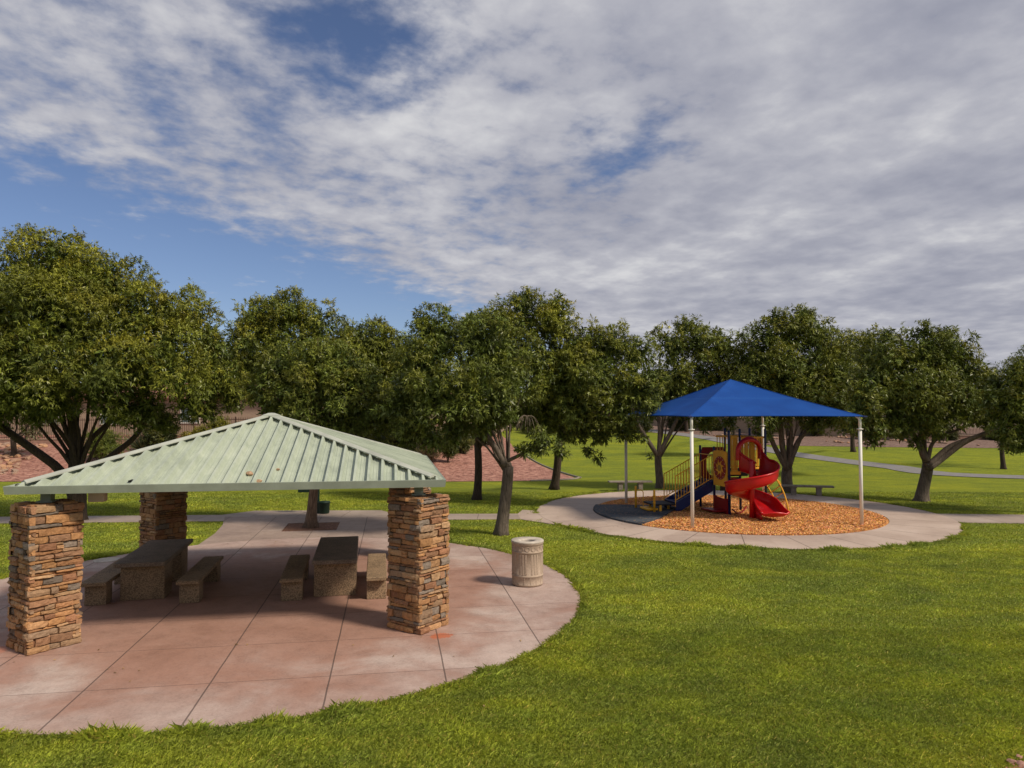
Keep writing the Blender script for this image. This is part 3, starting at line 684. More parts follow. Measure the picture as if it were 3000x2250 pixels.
# ------------------------------------------------------------------ park benches by the ring
def park_bench(loc, rz, L, label):
    e = empty('park_bench', loc, rz, label, 'bench', 'backless benches beside the playground ring')
    t_ = MB(); t_.box((0, 0, .43), (L, .42, .07), bev=.012); t_.build('seat', M['bench'], e)
    for s_ in (-1, 1):
        l_ = MB(); l_.box((s_*L*.23, 0, .21), (.20, .30, .42), bev=.01); l_.box((s_*L*.23, 0, .375), (.26, .36, .05), bev=.01); l_.build('leg', M['bench'], e)
g1 = G(1846, 1438); g2 = G(2362, 1453)
park_bench((g1.x, g1.y, 0), R(3), 2.05, 'backless concrete bench behind the playground, left one near a white pole')
park_bench((g2.x, g2.y, 0), R(-15), 2.25, 'backless concrete bench behind the playground, right one under the forked tree')

# ------------------------------------------------------------------ pet waste station behind the planter tree
ws = empty('waste_station', (-7.05, 26.0, 0), 0, 'dark green waste station with a post and small bin behind the planter tree', 'waste station')
b = MB(); b.box((0, 0, .75), (.07, .07, 1.5), bev=.006); b.build('post', M['dkgreen'], ws)
b = MB(); b.box((-.50, 0, .98), (.46, .16, .40), bev=.015); b.box((-.2, 0, 1.1), (.34, .05, .05)); b.build('dispenser_box', M['dkgreen'], ws)
b = MB(); b.lathe((.22, -.03, .03), [(.17, 0), (.19, .02), (.20, .36), (.22, .37), (.22, .42), (.03, .44)], 20); b.build('bin', M['dkgreen'], ws, True)

# ------------------------------------------------------------------ shade canopy
sc_ = empty('shade_canopy', (PG.x-.15, PG.y-.4, 0.02), 0, 'blue fabric shade canopy on four white poles over the playground', 'shade canopy')
SC0 = sc_.location.copy()
cp = [Vector(p)-Vector((SC0.x, SC0.y)) for p in ((5.71, 22.62), (11.36, 23.22), (10.35, 29.35), (4.60, 28.75))]
cen = sum(cp, Vector((0, 0)))/4
ZP = 3.56
for p in cp:
    b = MB(); b.tube([(p.x, p.y, -.05), (p.x, p.y, ZP-.42)], .056, 14); b.tube([(p.x, p.y, ZP-.45), (p.x, p.y, ZP-.425)], .10, 14)
    d = (cen-p).normalized()
    b.tube([(p.x, p.y, ZP-.42), (p.x, p.y, ZP-.14), (p.x+d.x*.03, p.y+d.y*.03, ZP-.07), (p.x+d.x*.12, p.y+d.y*.12, ZP-.0)], .045, 12)
    po_ = b.build('pole', M['white'], sc_, True)
    me = po_.data
APX = Vector((cen.x, cen.y, 4.90-.02))
vs = []; fs = []; N = 14
cor = [Vector((p.x-(cen.x-p.x)*.035, p.y-(cen.y-p.y)*.035, ZP-.02)) for p in cp]
for k in range(4):
    a, c = cor[k], cor[(k+1) % 4]; base = len(vs)
    for i in range(N+1):
        t = i/N                       # from the apex down
        for j in range(N+1):
            s_ = j/N; e_ = a.lerp(c, s_)
            inw = 4*s_*(1-s_)
            mid = (a+c)/2; to = (Vector((APX.x, APX.y, e_.z))-e_)
            e2 = e_+to*0.055*inw+Vector((0, 0, 0.015*inw))
            p = APX.lerp(e2, t); p.z -= 0.13*math.sin(math.pi*t)*(.35+.65*inw); vs.append(p)
    for i in range(N):
        for j in range(N): fs.append((base+i*(N+1)+j, base+(i+1)*(N+1)+j, base+(i+1)*(N+1)+j+1, base+i*(N+1)+j+1))
fab = mesh_obj('fabric', vs, fs, M['shade'], sc_)
# hem piping and corner fittings
hm = MB()
for k in range(4):
    b0 = k*(N+1)**2+N*(N+1); hm.tube([vs[b0+j] for j in range(N+1)], .018, 6)
    hm.tube([vs[k*(N+1)**2+i*(N+1)]+Vector((0, 0, .004)) for i in range(1, N+1)], .012, 5)
hm.build('hem', M['shade'], fab)
for c in cor:
    b = MB(); b.box((c.x, c.y, c.z-.01), (.13, .13, .05), bev=.015); b.tube([c, c+(Vector((cen.x, cen.y, c.z))-c).normalized()*.3+Vector((0, 0, .05))], .02, 6); b.build('corner_bracket', M['navy'], sc_)
fr = MB()
for c in cor: fr.tube([c+(APX-c)*.03-Vector((0, 0, .05)), c.lerp(APX, .5)-Vector((0, 0, .16)), APX-Vector((0, 0, .10))], .04, 8)
fr.build('rafter_tubes', M['white'], sc_, True)

# ------------------------------------------------------------------ play structure
E1 = Vector((math.cos(R(13)), math.sin(R(13)), 0)); E2 = Vector((-E1.y, E1.x, 0)); UP = Vector((0, 0, 1))
O = Vector((7.52, 26.52, 0.02))                # base of the post between stairs and sun panel
ps = empty('play_structure', O, R(13), 'playground structure with blue stairs, yellow barriers and red spiral slide on wood chips', 'play structure')
def post(u, v, h, mat=M['navy'], r=.046):
    b = MB(); b.tube([(u, v, -.05), (u, v, h-.05), (u, v, h-.02), (u, v, h)], [r, r, r*.9, r*.45], 14)
    for z in (h*.45, h*.75): b.tube([(u, v, z-.02), (u, v, z+.02)], r*1.2, 14)
    return b.build('post', mat, ps, True)
m_ = 1.07
post(0, 0, 2.40); post(0, m_, 2.40); post(0, -m_, 3.02); post(m_, 0, 3.05); post(m_, m_, 3.05); post(2*m_, 0, 3.05); post(2*m_, m_, 3.05)
def deck(u0, v0, u1, v1, z):
    b = MB(); b.box(((u0+u1)/2, (v0+v1)/2, z-.03), (u1-u0-.1, v1-v0-.1, .06)); b.box(((u0+u1)/2, (v0+v1)/2, z-.10), (u1-u0-.05, .05, .14)); b.build('deck', M['rubberblk'], ps)
deck(0, 0, m_, m_, 1.08); deck(0, -m_, m_, 0, 1.50); deck(m_, 0, 2*m_, m_, 1.50)
# dark under-deck play panel
b = MB(); b.box((.62, -.03, 1.0), (.8, .03, .5), bev=.01); b.build('activity_panel', M['rubberblk'], ps)
b = MB(); b.box((.62, -.07, 1.22), (.5, .05, .06), bev=.01); b.build('activity_rail', M['dred'], ps)
# sun panel between posts (plane u=0, v -1.07..0)
def panel_outline(w_, h_, wave=.03, n=24):
    return [(-w_/2, -h_/2), (w_/2, -h_/2), (w_/2, h_/2-.05)]+[(w_/2-w_*i/n, h_/2+wave*math.sin(math.pi*i/n)*(1+.5*math.cos(i*math.pi*6/n))) for i in range(1, n)]+[(-w_/2, h_/2-.05)]
def extrude(mb, outline, T, thick, f0=True):
    n = len(outline); vs = [T(x, y, 0) for x, y in outline]+[T(x, y, thick) for x, y in outline]
    mb.addv(vs, [tuple(range(n)), tuple(range(2*n-1, n-1, -1))]+[(i, i+n, (i+1) % n+n, (i+1) % n) for i in range(n)])
pc = (-m_/2, 1.62)
TP = lambda x, y, d: Vector((-.025-d, pc[0]+x, pc[1]+y))
b = MB(); extrude(b, panel_outline(.98, 1.26), TP, .035); sp = b.build('sun_panel', M['yellow'], ps)
circ = lambda r, n=40, cy=.02, k=1.0: [(r*math.cos(2*math.pi*i/n), cy+r*k*math.sin(2*math.pi*i/n)) for i in range(n)]
b = MB(); extrude(b, circ(.425), lambda x, y, d: TP(x, y, .035+d), .012); b.build('red_disc', M['dred'], sp)
rays = []
for k in range(8):
    a = 2*math.pi*k/8
    for da, r_ in ((0, .175), (.10, .20), (.28, .23), (.55, .315), (.50, .22), (.60, .175)): rays.append((r_*math.cos(a+da), .02+r_*math.sin(a+da)))
b = MB(); extrude(b, rays, lambda x, y, d: TP(x, y, .047+d), .012); b.build('sun_emblem', M['yellow'], sp)
b = MB(); extrude(b, circ(.115), lambda x, y, d: TP(x, y, .059+d), .010); b.build('sun_face', basic('dim_yellow', (.35, .20, .04), .5), sp)
for k in range(14):
    a = 2*math.pi*k/14; q = TP(.385*math.cos(a), .02+.385*math.sin(a), .05); b = MB(); b.box(q, (.012, .022, .022)); b.build('bolt', M['white'], sp)
# ring panel on the far side of the lower deck (plane v = m_)
out = [(-.48, -.62), (.48, -.62), (.48, .45)]+[(.48-.96*i/14, .45+.22*math.sin(math.pi*i/14)) for i in range(1, 14)]+[(-.48, .45)]
nn = 40; oo = []; ii = []
for k in range(nn):
    a = 2*math.pi*k/nn; dx, dy = math.cos(a), math.sin(a)
    t = min(.48/max(abs(dx), 1e-6), (.62 if dy > 0 else .62)/max(abs(dy), 1e-6)); oo.append((dx*t, dy*t)); ii.append((.30*dx, -.02+.46*dy))
vs = []; b = MB()
TR = lambda x, y, d: Vector((m_/2+x, m_-.02+d, 1.70+y))
vs = [TR(x, y, 0) for x, y in oo]+[TR(x, y, 0) for x, y in ii]+[TR(x, y, .035) for x, y in oo]+[TR(x, y, .035) for x, y in ii]
fs = []
for k in range(nn):
    k2 = (k+1) % nn; fs += [(k, nn+k, nn+k2, k2), (2*nn+k, 2*nn+k2, 3*nn+k2, 3*nn+k), (k, k2, 2*nn+k2, 2*nn+k), (nn+k, 3*nn+k, 3*nn+k2, nn+k2)]
b.addv(vs, fs); b.build('ring_panel', M['dred'], ps)
# stairs going to -u from the lower deck (width along v)
SL, S0, S1 = 1.52, 0.30, 1.10
for vv in (.03, 1.00):
    b = MB(); ol = [(-.04, S1+.02), (-SL-.02, S0+.06), (-SL-.02, S0-.24), (-SL+.18, S0-.24), (-.04, S1-.36)]
    extrude(b, ol, lambda x, y, d: Vector((x, vv+d, y)), .04); b.build('stringer', M['navy'], ps)
for k in range(5):
    b = MB(); t = (k+.5)/5; b.box((-SL+SL*t, .535, S0+(S1-S0)*t-.02), (.34, .93, .05), bev=.01); b.box((-SL+SL*t+.15, .535, S0+(S1-S0)*t+.06), (.02, .93, .14)); b.build('step', M['navy'], ps)
for vv in (.05, 1.02):
    b = MB(); lo = Vector((-SL-.02, vv, S0+.02)); hi = Vector((-.06, vv, S1+.06)); HR = 1.0
    b.tube([lo+UP*(-.12), lo+UP*HR], .019, 8); b.tube([lo+UP*HR, hi+UP*HR*.92], .019, 8); b.tube([hi, hi+UP*HR*.92], .019, 8); b.tube([lo+UP*.12, hi+UP*.06], .017, 8)
    for k in range(1, 13):
        t = k/13; p = lo.lerp(hi, t); b.tube([p+UP*(.12*(1-t)+.06*t), p+UP*HR*(1-.08*t)], .0125, 6)
    b.build('handrail', M['yellow'], ps)
b = MB(); b.tube([(-.06, .05, S1+.98), (-.06, 1.02, S1+.98)], .018, 8); b.build('cross_rail', M['yellow'], ps)
# transfer platform at the foot of the stairs
b = MB(); b.box((-SL-.45, .53, .29), (.86, 1.0, .06), bev=.015); b.build('transfer_platform', M['rubberblk'], ps)
b = MB(); b.box((-SL-.92, .40, .13), (.42, .7, .07), bev=.012); b.build('transfer_step', M['yellow'], ps)
for (u, v, h, r) in ((-SL-.92, -.08, .86, .043), (-SL-1.12, 1.15, .88, .043)): post(u, v, h, M['yellow'], r)
for (u, v) in ((-SL-.62, .06), (-SL-.1, .5), (-SL-.62, .98)):
    b = MB(); b.tube([(u, v, 0), (u, v, .28)], .05, 10); b.build('platform_leg', M['yellow'], ps)
b = MB(); u0 = -SL-1.05
b.tube([(u0, 1.12, .74), (u0+.13, 1.1, .73), (u0+.2, 1.08, .66), (u0+.2, 1.06, .12)], .017, 8); b.build('grab_loop', M['yellow'], ps)
# yellow slat barriers of the upper deck
def barrier(p0, p1, z0, z1, n, wd, name='barrier'):
    p0 = Vector(p0); p1 = Vector(p1); d = p1-p0; L = d.length; an = math.atan2(d.y, d.x); b = MB()
    for z in (z0, z1): b.box(((p0.x+p1.x)/2, (p0.y+p1.y)/2, z), (L, .05, .07), an, bev=.01)
    for k in range(n):
        q = p0.lerp(p1, (k+.5)/n); b.box((q.x, q.y, (z0+z1)/2), (wd, .025, z1-z0-.07), an)
    return b.build(name, M['yellow'], ps)
barrier((.08, -m_, 0), (.34, -m_, 0), 1.56, 2.78, 5, .032)
barrier((m_, -m_+.08, 0), (m_, -.08, 0), 1.56, 2.78, 9, .022)
barrier((.08, 0, 0), (m_-.08, 0, 0), 1.9, 2.78, 8, .022)
barrier((m_+.08, m_, 0), (2*m_-.08, m_, 0), 1.56, 2.72, 9, .02)
barrier((2*m_, .08, 0), (2*m_, m_-.08, 0), 1.56, 2.72, 8, .02)
barrier((.08+m_, 0, 0), (2*m_-.08, 0, 0), 1.56, 2.72, 9, .02)
# yellow deck apron and side slabs beside the slide mouth
b = MB(); b.box((.23, -m_-.02, 1.50), (.42, .05, .12), bev=.01); b.build('deck_apron', M['yellow'], ps)
b = MB(); b.box((m_-.14, -m_, 2.1), (.16, .04, 1.25), bev=.01); b.build('side_slab', M['yellow'], ps)
# red seat panels below the sun panel
b = MB(); T2 = lambda x, y, d: Vector((-.02-d, -m_/2+x, .28+y))
extrude(b, [(-.5, -.26), (.5, -.26), (.5, .30), (.42, .34), (.2, .29), (-.2, .27), (-.42, .30), (-.5, .24)], T2, .04); b.build('seat_back', M['dred'], ps)
b = MB(); b.box((-.28, -.5, .13), (.56, .9, .05), .15, bev=.02); b.build('low_seat', M['dred'], ps)
b = MB(); b.tube([(.1, -m_, .22), (.35, -.95, .05), (.65, -.8, .05), (.95, -.6, .22)], .025, 8); b.tube([(.02, -.95, .1), (.05, -.95, 1.0)], .035, 8); b.build('low_rail', M['dred'], ps)

# spiral slide, local coordinates about the centre pole
CW = G(2204, 1521); IM = Matrix.Translation(O) @ Matrix.Rotation(R(13), 4, 'Z'); Cl = IM.inverted() @ Vector((CW.x, CW.y, 0.02))
rot13 = R(13)
def sl(th): return Vector((math.cos(th-rot13), math.sin(th-rot13), 0))
RM = .46
path = []   # (centre, outward, z, h_in, h_out)
def wdl(x, y): return sl(0)*x+sl(math.pi/2)*y
NB = 16; NS = 96+NB
b0, b1, b2 = wdl(.13, .66), wdl(.24, .38), wdl(RM, .12)
for i in range(NB):
    t = i/NB; c = b0*(1-t)**2+b1*2*t*(1-t)+b2*t*t; d_ = ((b1-b0)*2*(1-t)+(b2-b1)*2*t).normalized(); o_ = Vector((-d_.y, d_.x, 0))
    path.append((Cl+c, o_, 1.55-.10*t, .82-.36*t**.6, .86-.34*t**.8))
th0, th1 = math.atan2(.12, RM), R(-360)
for i in range(97):
    t = i/96; th = th0+(th1-th0)*t; z = 1.45-(1.45-.31)*t
    hin = .46-.12*min(1, t/.12); hout = .52-.12*min(1, t/.18)
    if t > .80: hout = .40-.10*(t-.8)/.2; hin = .34-.02*(t-.8)/.2
    o_ = sl(th); path.append((Cl+o_*RM, o_, z, hin, hout))
o_end = path[-1][1]; tan = Vector((o_end.y, -o_end.x, 0))
for i in range(1, 15):
    t = i/14; c = path[NS][0]+tan*.80*t; z = .31-.13*math.sin(math.pi/2*min(1, t*1.1)); path.append((c, o_end, z, .32-.15*t, .30-.13*t))
secN = [(-.40, None, 0), (-.395, .10, 1), (-.33, .025, 1), (-.18, 0, 1), (.0, -.012, 1), (.20, 0, 1), (.34, .03, 1), (.41, .11, 1), (.44, None, 2)]
vs = []; fs = []; m = len(secN)
NP = len(path)
for i, (c, o_, z, hi, ho) in enumerate(path):
    fl = 1+max(0, (i-NS))/14*.10+max(0, 1-i/NB)*.16
    for (x, y, k) in secN:
        yy = hi if k == 0 else ho if k == 2 else y
        vs.append(c+o_*x*fl+UP*(z+yy))
for i in range(NP-1):
    for j in range(m-1): fs.append((i*m+j, (i+1)*m+j, (i+1)*m+j+1, i*m+j+1))
# rounded lip at the end
c, o_, z, hi, ho = path[-1]
base = (NP-1)*m; lip = []
for a in np.linspace(0, 1, 5)[1:]:
    ids = []
    for j, (x, y, k) in enumerate(secN):
        v = vs[base+j]; w_ = 1-(abs(x)/.44)**2
        ids.append(len(vs)+0); vs.append(v+tan*(.20*a)*(.25+.75*w_)+UP*((.17*a*a if k == 1 else 0)*(w_ if w_ > .2 else .2)-(0 if k == 1 else .02*a)))
    lip.append(ids)
pr = list(range(base, base+m))
for ids in lip:
    for j in range(m-1): fs.append((pr[j], ids[j], ids[j+1], pr[j+1]))
    pr = ids
ch = mesh_obj('slide_chute', vs, fs, M['red'], ps, True)
md = ch.modifiers.new('thickness', 'SOLIDIFY'); md.thickness = .018; md.offset = 0
md = ch.modifiers.new('smooth', 'SUBSURF'); md.levels = 1; md.render_levels = 1
rim = MB(); inner = [vs[i*m] for i in range(NP)]; outer = [vs[i*m+m-1] for i in range(NP)]; endl = [vs[k] for k in lip[-1]]
lipL = [vs[ids[0]] for ids in lip]; lipR = [vs[ids[-1]] for ids in lip]
# entrance hood arch joins both walls
a0, a1 = inner[0], outer[0]; topz = 2.80-.02
ent = []
wv = (a1-a0).normalized() if False else (a1-a0)
pl = a0; pr_ = a1
for t in np.linspace(0, 1, 15)[1:-1]:
    p = pl.lerp(pr_, t); p.z = max(a0.z, a1.z)*(1-math.sin(math.pi*t)**.7)+topz*math.sin(math.pi*t)**.7; ent.append(p)
loop = list(reversed(inner[:NP]))
rim.tube(loop+ent+outer[:NP]+lipR+list(reversed(endl))[1:-1]+list(reversed(lipL)), .034, 10, closed=True)
rim.build('slide_rim', M['red'], ch, True)
# broad rolled hood over the slide mouth
K = 28; vs2 = []; fs2 = []
dx_ = Vector((a1.x-a0.x, a1.y-a0.y, 0)).normalized(); nrm = Vector((-dx_.y, dx_.x, 0)); half = Vector((a1.x-a0.x, a1.y-a0.y, 0)).length/2
ctr = Vector(((a0.x+a1.x)/2, (a0.y+a1.y)/2, 0))
hp = [(-1, 1.98), (-1.02, 2.1), (-1.0, 2.22)]+[(-math.cos(a), 2.30+.40*math.sin(a)) for a in np.linspace(0, math.pi, 23)]+[(1.0, 2.22), (1.0, 2.12), (.97, 2.0)]
K = len(hp)-1
for i, (hx_, hz_) in enumerate(hp):
    q0 = hp[max(i-1, 0)]; q1 = hp[min(i+1, K)]; tx, tz_ = (q1[0]-q0[0])*half, q1[1]-q0[1]; l_ = math.hypot(tx, tz_); nx_, nz_ = -tz_/l_, tx/l_
    for (rr_, dd) in ((-.085, .06), (-.085, -.05), (-.03, -.09), (.04, -.09), (.085, -.03), (.085, .06), (.0, .12)):
        vs2.append(ctr+dx_*(hx_*(half-.0)+nx_*rr_)+nrm*dd+UP*(hz_+nz_*rr_))
mm = 7
for i in range(K):
    for j in range(mm): fs2.append((i*mm+j, (i+1)*mm+j, (i+1)*mm+(j+1) % mm, i*mm+(j+1) % mm))
hood = mesh_obj('slide_hood', vs2, fs2, M['red'], ps, True)
md = hood.modifiers.new('smooth', 'SUBSURF'); md.levels = 1; md.render_levels = 1
# centre pole column
b = MB(); b.tube([Cl+UP*-.1, Cl+UP*1.0, Cl+UP*1.95, Cl+UP*2.03], [.10, .085, .085, .05], 16); b.build('slide_column', M['red'], ps, True)
b = MB(); b.box((0, 0, 0), (.02, .5, .5)); 
# solid skirt below the exit chute
b = MB(); T3 = Matrix.Translation(path[NS][0]+UP*.14)
vsk = []
for i in range(NS-6, NP-3):
    c, o_, z, hi, ho = path[i]; vsk += [c-o_*.38+UP*(z+.06), c-o_*.36+UP*(.0)]
b.addv(vsk, [(2*i, 2*i+1, 2*i+3, 2*i+2) for i in range(len(vsk)//2-1)]); o = b.build('slide_skirt', M['red'], ch, True); md = o.modifiers.new('thickness', 'SOLIDIFY'); md.thickness = .03

# yellow arched climber on the right
def qb(a, b_, c, n=12): return [a*(1-t)**2+b_*2*t*(1-t)+c*t*t for t in np.linspace(0, 1, n)]
inv = IM.inverted()
def L_(x, y, Y): return inv @ WP(x, y, Y)
A0, A2 = L_(2262, 1392, 26.6), inv @ G(2312, 1505); A1 = L_(2300, 1425, 26.4)
B0, B2 = L_(2232, 1408, 27.2), inv @ G(2278, 1496); B1 = L_(2268, 1440, 27.0)
A2.z = B2.z = -.05
ra, rb_ = qb(A0, A1, A2), qb(B0, B1, B2)
b = MB(); b.tube(ra, .026, 8); b.tube(rb_, .026, 8)
b.tube([A0, A0+(B0-A0)*.5, B0], .024, 8); b.tube([A0, L_(2284, 1412, 26.6), L_(2287, 1419, 26.6), ra[4]], .02, 8); b.build('climber_rail', M['yellow'], ps)
b = MB(); off = Vector((-.42, -.1, -.06))
for k, (ia, ib) in enumerate(((2, 3), (4, 5), (6, 7), (8, 9), (10, 10))):
    p, q = ra[ia], rb_[ib]; e_ = q+(q-p)*.55+Vector((-.15, 0, -.05))
    b.tube([p, q, e_], .018, 6)
    if k < 4: b.tube([e_, rb_[min(ib+2, 11)], ra[min(ia+2, 11)]], .018, 6)
b.build('climber_rung', M['yellow'], ps)
b = MB(); b.tube([rb_[0], L_(2215, 1410, 27.2), Vector((2*m_, 0, 1.35))], .022, 6); b.tube([A0, Vector((2*m_, -.0, 1.48))], .022, 6); b.build('climber_brace', M['yellow'], ps)

# ------------------------------------------------------------------ trees
def unit(a): return a/np.maximum(np.linalg.norm(a, axis=-1, keepdims=True), 1e-9)
def leaves_from_tufts(P, A, rs, leaf, nl, tint, droop=.35, wid=.23):
    """P tuft points, A tuft axes -> (n,4,3) folded leaf blades and their colours"""
    n = len(P); P = np.repeat(P, nl, 0); Ax = np.repeat(A, nl, 0); N = n*nl
    d = unit(Ax*.55+unit(rs.randn(N, 3))*.95); d[:, 2] -= droop*rs.uniform(.7, 1.5, N); d = unit(d)
    st = P+Ax*leaf*.5*rs.uniform(-1, .4, (N, 1))+rs.randn(N, 3)*leaf*.05
    L = leaf*rs.uniform(.65, 1.25, (N, 1)); up = Ax*.5+np.array([0, 0, .7])+rs.randn(N, 3)*.45
    sd = unit(np.cross(d, up))*L*wid*.5
    V = np.stack([st, st+d*L*.42+sd, st+d*L, st+d*L*.42-sd], 1)
    V[:, 2, 2] -= L[:, 0]*.12
    tn = np.repeat(tint*rs.uniform(.66, 1.38, (n, 1)), nl, 0)*rs.uniform(.8, 1.2, (N, 1))
    return V, tn
BASE_LEAF = np.array([0.108, 0.142, 0.026]); YEL_LEAF = np.array([0.33, 0.31, 0.030]); DK_LEAF = np.array([0.060, 0.085, 0.022])
def crown_mesh(lobes, leaf, dens, seed, base=BASE_LEAF, yel=YEL_LEAF, yamt=.35, droop=.35, wid=.24, top=None):
    rs = np.random.RandomState(seed); VV = []; CC = []
    zs = [l[0].z+l[1] for l in lobes]; zt = max(zs); zb = min(l[0].z-l[1] for l in lobes)
    for c, r_ in lobes:
        c = np.array(c)
        nc = max(10, int(17*(r_/.9)**1.6)); dirs = unit(rs.randn(nc*2, 3)); dirs = dirs[dirs[:, 2] > -.75][:nc]
        for d in dirs:
            cr = r_*rs.uniform(.24, .46); cc = c+d*r_*rs.uniform(.55, .98)*np.array([1, 1, .88])
            nt = int(dens*(cr/leaf)**2*3.4); td = unit(rs.randn(nt, 3)+np.array([0, 0, .35])+d*.55)
            P = cc+td*cr*(rs.uniform(.55, 1.05, (nt, 1))+.55*rs.uniform(0, 1, (nt, 1))**7)*np.array([1, 1, .9])
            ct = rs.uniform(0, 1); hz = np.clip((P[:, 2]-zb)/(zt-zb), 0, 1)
            yy = np.clip(yamt*ct*(.25+1.35*hz)+.2*yamt*(td[:, 2] > .3), 0, 1)[:, None]  # yellow new growth and sunlit crown tops, both put into the leaf colour
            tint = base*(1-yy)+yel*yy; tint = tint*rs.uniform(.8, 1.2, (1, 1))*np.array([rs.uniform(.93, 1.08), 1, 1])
            V, C = leaves_from_tufts(P, unit(td+np.array([0, 0, -.1])), rs, leaf, 9, tint, droop, wid); VV.append(V); CC.append(C)
        # interior foliage, its colour darkened a little for the shade inside the crown
        nt = int(dens*3.4*(r_/leaf)**2); td = unit(rs.randn(nt, 3)); P = c+td*r_*rs.uniform(.15, .8, (nt, 1))
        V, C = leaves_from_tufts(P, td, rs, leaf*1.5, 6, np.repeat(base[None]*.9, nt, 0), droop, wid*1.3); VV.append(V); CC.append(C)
    return np.concatenate(VV), np.concatenate(CC)
def limb_curve(a, c, rg, sag=.0):
    a = Vector(a); c = Vector(c); m = a.lerp(c, .5); h = (c-a); m += Vector((-h.x*.12, -h.y*.12, abs(h.length)*.10+sag)); out = []
    for i in range(9):
        t = i/8; p = a*(1-t)**2+m*2*t*(1-t)+c*t*t
        if 0 < i < 8: p += Vector((rg.uniform(-1, 1), rg.uniform(-1, 1), rg.uniform(-1, 1)))*.025*h.length*.5
        out.append(p)
    return out
def tree(label, base, forkz, tr, lobes, leaf, dens, seed, bark='bark', limbs=6, lean=(0, 0), cat='tree', group=None, yamt=.35, name='shade_tree', basec=BASE_LEAF, extra=None, flare=1.5, droop=.26, wid=.25, dead=None):
    bx, by = base; bz = tz(bx, by); rg = random.Random(seed)
    e = empty(name, (bx, by, bz), 0, label, cat, group); o_ = Vector((bx, by, bz))
    fk = Vector((bx+lean[0], by+lean[1], bz+forkz))
    t = MB(); pts = []; rr = []
    for i in range(9):
        q = i/8; p = Vector((0, 0, -.12)).lerp(fk-o_, q); p.x += .04*math.sin(q*4+seed); pts.append(p)
        rr.append(tr*(1+(flare-1)*math.exp(-q*9)-.12*q))
    t.tube(pts, rr, 14)
    for i, v in enumerate(t.v):                       # root flare lobes
        x, y, z = v
        if z < .35:
            a = math.atan2(y, x); k = 1+.16*math.sin(a*5+seed)*max(0, 1-z/.35); t.v[i] = (x*k, y*k, z)
    L = [(WP(x, y, Y), r_*Y/F*1.04) for (x, y, r_, Y) in lobes]
    big = sorted(L, key=lambda l: -l[1])[:limbs]
    br = MB()
    for c, r_ in big:
        cv = limb_curve(fk-o_-Vector((0, 0, .25)), c-o_, rg); r0 = tr*rg.uniform(.42, .58)*(.55 if extra else 1)
        br.tube(cv, [r0*(1.15-1.0*(i/8)**.55) for i in range(9)], 9)
        for s_ in range(3):
            a = cv[rg.randint(3, 7)]; tip = (c-o_)+Vector((rg.uniform(-1, 1), rg.uniform(-1, 1), rg.uniform(-.4, 1)))*r_*.8
            sc = limb_curve(a, tip, rg); br.tube(sc, [r0*.30*(1-.8*i/8) for i in range(9)], 6)
    for ex in (extra or []):                           # visible low limbs (world points, radii)
        P = [WP(x, y, Y)-o_ for (x, y, Y) in ex[0]]; r0, r1 = ex[1]; br.tube([Vector(p) for p in smooth3(P)], [r0+(r1-r0)*i/12 for i in range(13)], 9)
    t.tube([fk-o_-Vector((0, 0, .02)), fk-o_+Vector((0, 0, .10)), fk-o_+Vector((0, 0, .2))], [tr*.86, tr*.7, tr*.3], 14)
    t.build('trunk', M[bark], e, True); br.build('limbs', M[bark], e, True)
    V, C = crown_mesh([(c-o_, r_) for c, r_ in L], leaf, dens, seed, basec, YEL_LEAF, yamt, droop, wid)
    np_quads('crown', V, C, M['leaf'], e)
    if dead:
        d = MB(); p0 = WP(*dead)-o_
        for k in range(26):
            a = rg.uniform(-1.25, 1.25); s_ = rg.uniform(.35, .62); q = [p0+Vector((math.sin(a)*s_*u*.95, rg.uniform(-.1, .1)*u, .12*math.sin(u*2.6)-.62*s_*u*u*1.4)) for u in np.linspace(0, 1, 8)]
            d.tube(q, [.007*(1-.7*i/7) for i in range(8)], 4)
        d.build('dead_twigs', M['deadtwig'], e)
    return e
def smooth3(P):
    c = smooth_curve([tuple(p) for p in P], 12) if len(P) > 2 else None
    if c is None: return [P[0].lerp(P[1], i/12) for i in range(13)]
    tt = np.linspace(0, len(c)-1, 13); return [Vector(c[int(round(t))]) for t in tt]
g_ = lambda x, y, z=0.: (G(x, y, z).x, G(x, y, z).y)
GT = 'broad shade trees around the park lawn'
